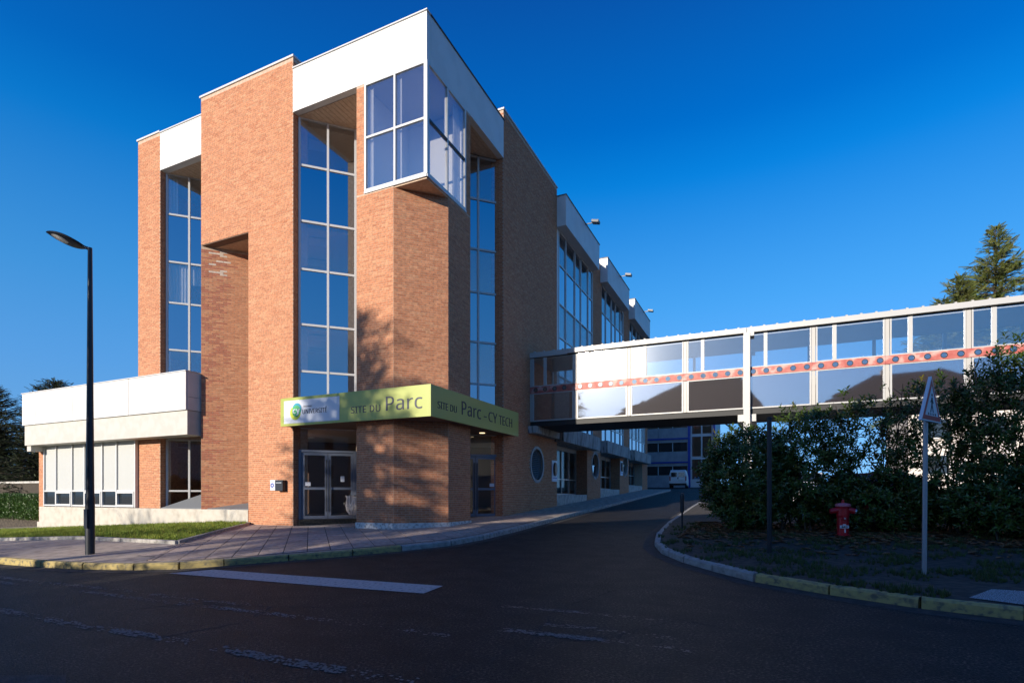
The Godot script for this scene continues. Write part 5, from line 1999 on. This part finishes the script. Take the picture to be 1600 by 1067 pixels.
func car(label: String, at: Vector3, turn: float, paint: Material) -> void:
	at.y = H(at.x, at.z) - 0.12
	var t := thing("parked_car", label, "car", at, "cars parked behind the hedge")
	t.rotation.y = turn
	var side := func(k: float, y: float) -> Array:
		return [Vector2(-2.05 * k, 0.32), Vector2(-2.1 * k, 0.62), Vector2(-2.0 * k, 0.92), Vector2(-1.75 * k, 0.95 + 0.02 * y), Vector2(-1.35, 0.95 + 0.42 * y), Vector2(-0.4, 0.95 + 0.5 * y), Vector2(0.35, 0.95 + 0.46 * y), Vector2(1.1, 0.94 + 0.03 * y), Vector2(1.85 * k, 0.80), Vector2(2.08 * k, 0.62), Vector2(2.08 * k, 0.30)]
	var b := MB.new()
	loft(b, [side.call(0.93, 0.0), side.call(0.97, 0.03), side.call(1.0, 1.0), side.call(1.0, 1.0), side.call(0.97, 0.03), side.call(0.93, 0.0)], [-0.86, -0.84, -0.6, 0.6, 0.84, 0.86])
	var lowr := side.call(0.93, 0.0) as Array
	for s in [-1.0, 1.0]:
		for k in range(1, lowr.size() - 1):
			b.flat(Vector3(0.86 * s, lowr[0].y, lowr[0].x), Vector3(0.86 * s, lowr[k].y, lowr[k].x), Vector3(0.86 * s, lowr[k + 1].y, lowr[k + 1].x), Vector3(s, 0, 0))
	part(t, "body", b, paint)
	for s in [-1.0, 1.0]:
		b = MB.new()
		b.quad(Vector3(0.80 * s, 1.02, 0.80), Vector3(0.65 * s, 1.38, 0.28), Vector3(0.65 * s, 1.39, -0.42), Vector3(0.80 * s, 1.02, -0.45), Vector3(s, 0.3, 0))
		b.quad(Vector3(0.80 * s, 1.02, -0.52), Vector3(0.65 * s, 1.39, -0.49), Vector3(0.65 * s, 1.33, -1.22), Vector3(0.80 * s, 1.02, -1.45), Vector3(s, 0.3, 0))
		part(t, "side_window", b, M.car_glass)
		for z in [-1.28, 1.30]:
			wheel(t, Vector3(0.78 * s, 0.31, z), 0.31, s)
		b = MB.new()
		b.box(Vector3(0.66 * s, 0.70, 2.03), Vector3(0.15, 0, -0.02 * s), Vector3(0, 0.06, 0), Vector3(0, 0, 0.04))
		part(t, "headlight", b, M.lamp_lens)
		b = MB.new()
		b.box(Vector3(0.66 * s, 0.80, -2.05), Vector3(0.14, 0, 0), Vector3(0, 0.08, 0), Vector3(0, 0, 0.04))
		part(t, "tail_light", b, M.tail_light)
	b = MB.new()
	b.quad(Vector3(-0.62, 1.01, 1.03), Vector3(0.62, 1.01, 1.03), Vector3(0.53, 1.395, 0.40), Vector3(-0.53, 1.395, 0.40), Vector3(0, 0.5, 1))
	part(t, "windscreen", b, M.car_glass)
	b = MB.new()
	b.quad(Vector3(-0.60, 1.00, -1.73), Vector3(0.60, 1.00, -1.73), Vector3(0.53, 1.34, -1.40), Vector3(-0.53, 1.34, -1.40), Vector3(0, 0.5, -1))
	part(t, "rear_window", b, M.car_glass)
	b = MB.new()
	b.box(Vector3(0, 0.50, -2.06), Vector3(0.26, 0, 0), Vector3(0, 0.055, 0), Vector3(0, 0, 0.06))
	part(t, "number_plate", b, M.plate_yellow)

func van() -> void:
	var at := Vector3(-0.35, 0, -51.5)
	at.y = H(at.x, at.z) - 0.12
	var t := thing("delivery_van", "white delivery van seen from behind at the end of the side street", "van", at)
	t.rotation.y = PI + 0.08
	var b := MB.new()
	var o := func(k: float, y: float) -> Array: return [Vector2(-2.3 * k, 0.35), Vector2(-2.35 * k, 0.9), Vector2(-2.28 * k, 1.3 + 0.58 * y), Vector2(-2.1, 1.38 + 0.6 * y), Vector2(0.7, 1.38 + 0.6 * y), Vector2(1.35, 1.30 + 0.05 * y), Vector2(2.2 * k, 0.95), Vector2(2.35 * k, 0.6), Vector2(2.3 * k, 0.35)]
	loft(b, [o.call(0.97, 0.1), o.call(0.99, 0.2), o.call(1.0, 1.0), o.call(1.0, 1.0), o.call(0.99, 0.2), o.call(0.97, 0.1)], [-0.93, -0.92, -0.78, 0.78, 0.92, 0.93])
	var low := o.call(0.97, 0.1) as Array
	for s in [-1.0, 1.0]:
		for k in range(1, low.size() - 1):
			b.flat(Vector3(0.93 * s, low[0].y, low[0].x), Vector3(0.93 * s, low[k].y, low[k].x), Vector3(0.93 * s, low[k + 1].y, low[k + 1].x), Vector3(s, 0, 0))
	part(t, "body", b, M.van_white)
	# the rear, which faces the viewer, is at -z of the van turned half round
	for s in [-1.0, 1.0]:
		b = MB.new()
		b.box(Vector3(0.39 * s, 1.46, -2.315), Vector3(0.32, 0, 0), Vector3(0, 0.24, 0.012), Vector3(0, 0, 0.03))
		part(t, "rear_window", b, M.car_glass)
		b = MB.new()
		b.box(Vector3(0.83 * s, 1.05, -2.32), Vector3(0.06, 0, 0), Vector3(0, 0.25, 0), Vector3(0, 0, 0.04))
		part(t, "tail_light", b, M.tail_light)
		for z in [-1.45, 1.5]:
			wheel(t, Vector3(0.82 * s, 0.33, z), 0.33, s)
	b = MB.new()
	b.box(Vector3(0, 0.42, -2.32), Vector3(0.92, 0, 0), Vector3(0, 0.1, 0), Vector3(0, 0, 0.08))
	part(t, "bumper", b, M.black)
	b = MB.new()
	b.box(Vector3(-0.25, 0.85, -2.345), Vector3(0.24, 0, 0), Vector3(0, 0.055, 0), Vector3(0, 0, 0.02))
	part(t, "number_plate", b, M.plate_yellow)
	b = MB.new()
	b.box(Vector3(0.0, 1.08, -2.345), Vector3(0.05, 0, 0), Vector3(0, 0.09, 0), Vector3(0, 0, 0.02))
	part(t, "handle", b, M.black)

# ---------------------------------------------------------------- buildings farther off
func far_building() -> void:
	var z := -63.0
	var g := H(0, z)
	var t := thing("panelled_office", "grey panelled office block with blue stripes closing the end of the side street", "building", Vector3(8, g, z))
	var X := Vector3.RIGHT
	var Z := Vector3.BACK
	var b := MB.new()
	b.aabox(Vector3(-32, -0.5, -10), Vector3(-8.7, 10.4, -0.1))
	part(t, "wall", b, M.far_panel)
	b = MB.new()
	b.aabox(Vector3(-8.65, -0.5, -10), Vector3(-5.45, 10.4, -0.5))
	part(t, "stair_wall", b, M.plaster)
	for k in 3:
		var y := 1.55 + 3.15 * k
		for i in 12:
			var x := -31.6 + i * 1.9
			b = MB.new()
			b.aabox(Vector3(x, y, -0.12), Vector3(x + 1.78, y + 1.15, -0.06))
			var w := part(t, "window", b, M.spandrel if k == 2 else M.car_glass)
			b = MB.new()
			b.aabox(Vector3(x - 0.1, y - 0.02, -0.1), Vector3(x - 0.02, y + 1.17, 0.0))
			part(w, "frame", b, M.white_metal)
		b = MB.new()
		b.aabox(Vector3(-32.02, y + 1.2, -0.09), Vector3(-8.72, y + 1.28, 0.06))
		part(t, "rail", b, M.grey_metal)
		b = MB.new()
		b.aabox(Vector3(-32.02, y + 1.58, -0.09), Vector3(-8.72, y + 1.78, 0.03))
		part(t, "blue_stripe", b, M.blue_trim)
		for i in 12:
			b = MB.new()
			b.aabox(Vector3(-31.6 + i * 1.9 + 0.01, y + 1.8, -0.09), Vector3(-31.6 + i * 1.9 + 1.89, y + 3.1, 0.0))
			part(t, "cladding_panel", b, M.far_panel)
	for x in [-8.65, -5.5]:
		b = MB.new()
		b.aabox(Vector3(x - 0.14, -0.4, -0.5), Vector3(x + 0.14, 10.45, 0.1))
		part(t, "blue_post", b, M.blue_trim)
	for k in 6:
		b = MB.new()
		b.aabox(Vector3(-8.3 + (k % 2) * 1.3, 1.0 + 3.0 * (k / 2), -0.49), Vector3(-7.2 + (k % 2) * 1.3, 3.6 + 3.0 * (k / 2), -0.44))
		part(t, "stair_window", b, M.spandrel)
	for k in 3:
		b = MB.new()
		b.box(Vector3(-3.6, 1.6 + 3.0 * k, -0.4), Vector3(1.7, -1.5, 0), Vector3(0.06, 0.07, 0), Vector3(0, 0, 0.05))
		part(t, "stair_rail", b, M.dark_metal)
	b = MB.new()
	b.aabox(Vector3(-32.1, 10.4, -10.1), Vector3(-5.3, 10.7, 0.12))
	part(t, "roof", b, M.grey_metal)
	# pale block behind the car park
	var gy := H(30, -36)
	t = thing("pale_block", "pale rendered block glimpsed through the sparse middle of the hedge", "building", Vector3(28, gy, -36))
	b = MB.new()
	b.aabox(Vector3(-10, -0.5, -8), Vector3(20, 5.6, 0))
	part(t, "wall", b, M.pale_render)
	b = MB.new()
	b.aabox(Vector3(-10.2, 5.6, -8.2), Vector3(20.2, 5.85, 0.2))
	part(t, "roof", b, M.grey_metal)
	for i in 9:
		for k in 2:
			b = MB.new()
			b.aabox(Vector3(-9 + i * 3.2, 1.0 + 2.6 * k, 0.0), Vector3(-7.6 + i * 3.2, 2.3 + 2.6 * k, 0.05))
			var w := part(t, "window", b, M.car_glass)
			b = MB.new()
			b.aabox(Vector3(-9.08 + i * 3.2, 0.9 + 2.6 * k, 0.0), Vector3(-7.52 + i * 3.2, 0.985 + 2.6 * k, 0.12))
			part(w, "sill", b, M.plaster)

func house(label: String, x0: float, x1: float, z0: float, z1: float, eaves: float, ridge: float, r0: float, r1: float) -> void:
	var t := thing("tiled_house", label, "house", Vector3((x0 + x1) / 2, H(x0, z0), z0), "houses across the street")
	var p := t.position
	var b := MB.new()
	b.aabox(Vector3(x0, p.y - 0.5, z0), Vector3(x1, eaves, z1))
	wpart(t, "wall", b, M.house_wall)
	b = MB.new()
	var zm := (z0 + z1) / 2
	var e := 0.5
	var A := Vector3(x0 - e, eaves - 0.1, z0 - e)
	var B := Vector3(x1 + e, eaves - 0.1, z0 - e)
	var C := Vector3(x1 + e, eaves - 0.1, z1 + e)
	var D := Vector3(x0 - e, eaves - 0.1, z1 + e)
	var R := Vector3(r0, ridge, zm)
	var S := Vector3(r1, ridge, zm)
	b.quad(A, B, S, R, Vector3(0, 1, -1))
	b.quad(D, C, S, R, Vector3(0, 1, 1))
	b.flat(A, D, R, Vector3(-1, 1, 0))
	b.flat(B, C, S, Vector3(1, 1, 0))
	b.quad(A, B, C, D, -UP)
	var roof := wpart(t, "roof", b, M.roof_tile)
	b = MB.new()
	b.aabox(Vector3(r0 + 0.6, ridge - 1.2, zm - 0.3), Vector3(r0 + 1.2, ridge + 0.35, zm + 0.3))
	part(roof, "chimney", b, M.roof_tile)
	var n := int((x1 - x0) / 3.0)
	for i in n:
		for k in int((eaves - p.y) / 2.8):
			b = MB.new()
			var x := x0 + (i + 0.5) * (x1 - x0) / n
			b.aabox(Vector3(x - 0.55, p.y + 0.9 + 2.7 * k, z0 - 0.04), Vector3(x + 0.55, p.y + 2.2 + 2.7 * k, z0 + 0.02))
			var w := wpart(t, "window", b, M.car_glass)
			b = MB.new()
			b.aabox(Vector3(x - 0.65, p.y + 0.8 + 2.7 * k, z0 - 0.14), Vector3(x + 0.65, p.y + 0.885 + 2.7 * k, z0 + 0.02))
			part(w, "sill", b, M.plaster)

func rear_wing() -> void:
	var t := thing("rear_wing", "tall rear wing behind the main building, shading the far office block", "building", Vector3(-20, H(-20, -40), -31))
	var b := MB.new()
	b.aabox(Vector3(-40, -1, -49), Vector3(-3.6, 19.0, -31.2))
	wpart(t, "wall", b, M.brick_0)
	b = MB.new()
	b.aabox(Vector3(-40.2, 19.0, -49.2), Vector3(-3.4, 19.3, -31.0))
	wpart(t, "roof", b, M.slate)

func across_the_street() -> void:
	var t := thing("street_hedge", "long untrimmed hedge across the street whose shadow lies on the carriageway", "hedge", Vector3(-7, H(-7, 17), 17))
	var b := MB.new()
	var top := noise(0.6, 41, 3)
	var xf := []
	var cols := []
	for i in 30:
		var x := -11.0 + i * 0.7
		b.aabox(Vector3(x, -0.1, -0.35), Vector3(x + 0.7, 2.55 + 0.5 * top.get_noise_1d(x * 1.4), 0.35))
	part(t, "woody_core", b, M.bark)
	for i in 9000:
		var x := rng.randf_range(-11.2, 10.2)
		var hh := 2.85 + 0.55 * top.get_noise_1d(x * 1.4)
		var p := Vector3(x, hh * pow(rng.randf(), 0.55), rng.randf_range(-0.6, 0.6))
		var a := Vector3(rng.randf_range(-1, 1), rng.randf_range(-0.2, 1.2), rng.randf_range(-1, 1)).normalized()
		var s := a.cross(Vector3(0.3, 0.2, rng.randf_range(-1, 1))).normalized()
		xf.append(Transform3D(Basis(s, a, s.cross(a)) * rng.randf_range(0.9, 1.7), p))
		var g := rng.randf_range(0.7, 1.3)
		cols.append(Color(0.04 * g, 0.08 * g, 0.016 * g))
	mm(t, "foliage", sprig_mesh, M.leaf_dark, xf, cols)
	house("large tiled house across the street, mirrored in the footbridge panels", -7.3, 8.5, 26.0, 35.0, 7.6, 12.5, 1.5, 6.3)
	house("tiled house farther along the street to the right, mirrored in the side door", 34.0, 50.0, 4.0, 20.0, 7.0, 10.0, 38.0, 46.0)
	house("smaller tiled house across the street, mirrored in the right footbridge panels", 12.0, 28.0, 25.0, 34.0, 7.8, 11.4, 17.0, 22.0)

func _ready() -> void:
	rng.seed = 7
	light_and_camera()
	materials()
	var glow := mat("lamp_glow", lin(0.8, 0.75, 0.6), 0.4)
	glow.emission_enabled = true
	glow.emission = Color(1.0, 0.86, 0.66)
	glow.emission_energy_multiplier = 1.6
	var u := MB.new()
	for k in [[Vector3(0, 0, 0.5), Vector3(0.5, 0, 0), Vector3(0, 0.5, 0)], [Vector3(0.5, 0, 0), Vector3(0, 0.5, 0), Vector3(0, 0, 0.5)], [Vector3(-0.5, 0, 0), Vector3(0, 0.5, 0), Vector3(0, 0, 0.5)], [Vector3(0, 0.5, 0), Vector3(0.5, 0, 0), Vector3(0, 0, 0.5)], [Vector3(0, -0.5, 0), Vector3(0.5, 0, 0), Vector3(0, 0, 0.5)]]:
		u.quad(k[0] - k[1] - k[2], k[0] + k[1] - k[2], k[0] + k[1] + k[2], k[0] - k[1] + k[2], k[0])
	brick_mesh = u.done()
	ground()
	main_building()
	annex()
	canopy()
	footbridge()
	rear_wing()
	far_building()
	street_lamp()
	warning_sign()
	hydrant()
	posts()
	wall_fixtures()
	hedge()
	left_hedge()
	across_the_street()
	trees()
	car("red car parked behind the hydrant, seen through the stems", Vector3(11.6, 0, -6.6), PI / 2 + 0.1, M.car_red)
	car("white car parked beyond the hedge near the bare post", Vector3(9.8, 0, -12.4), 0.2, M.car_white)
	car("grey car parked behind the triangular sign", Vector3(16.6, 0, -6.8), -PI / 2, M.car_grey)
	van()
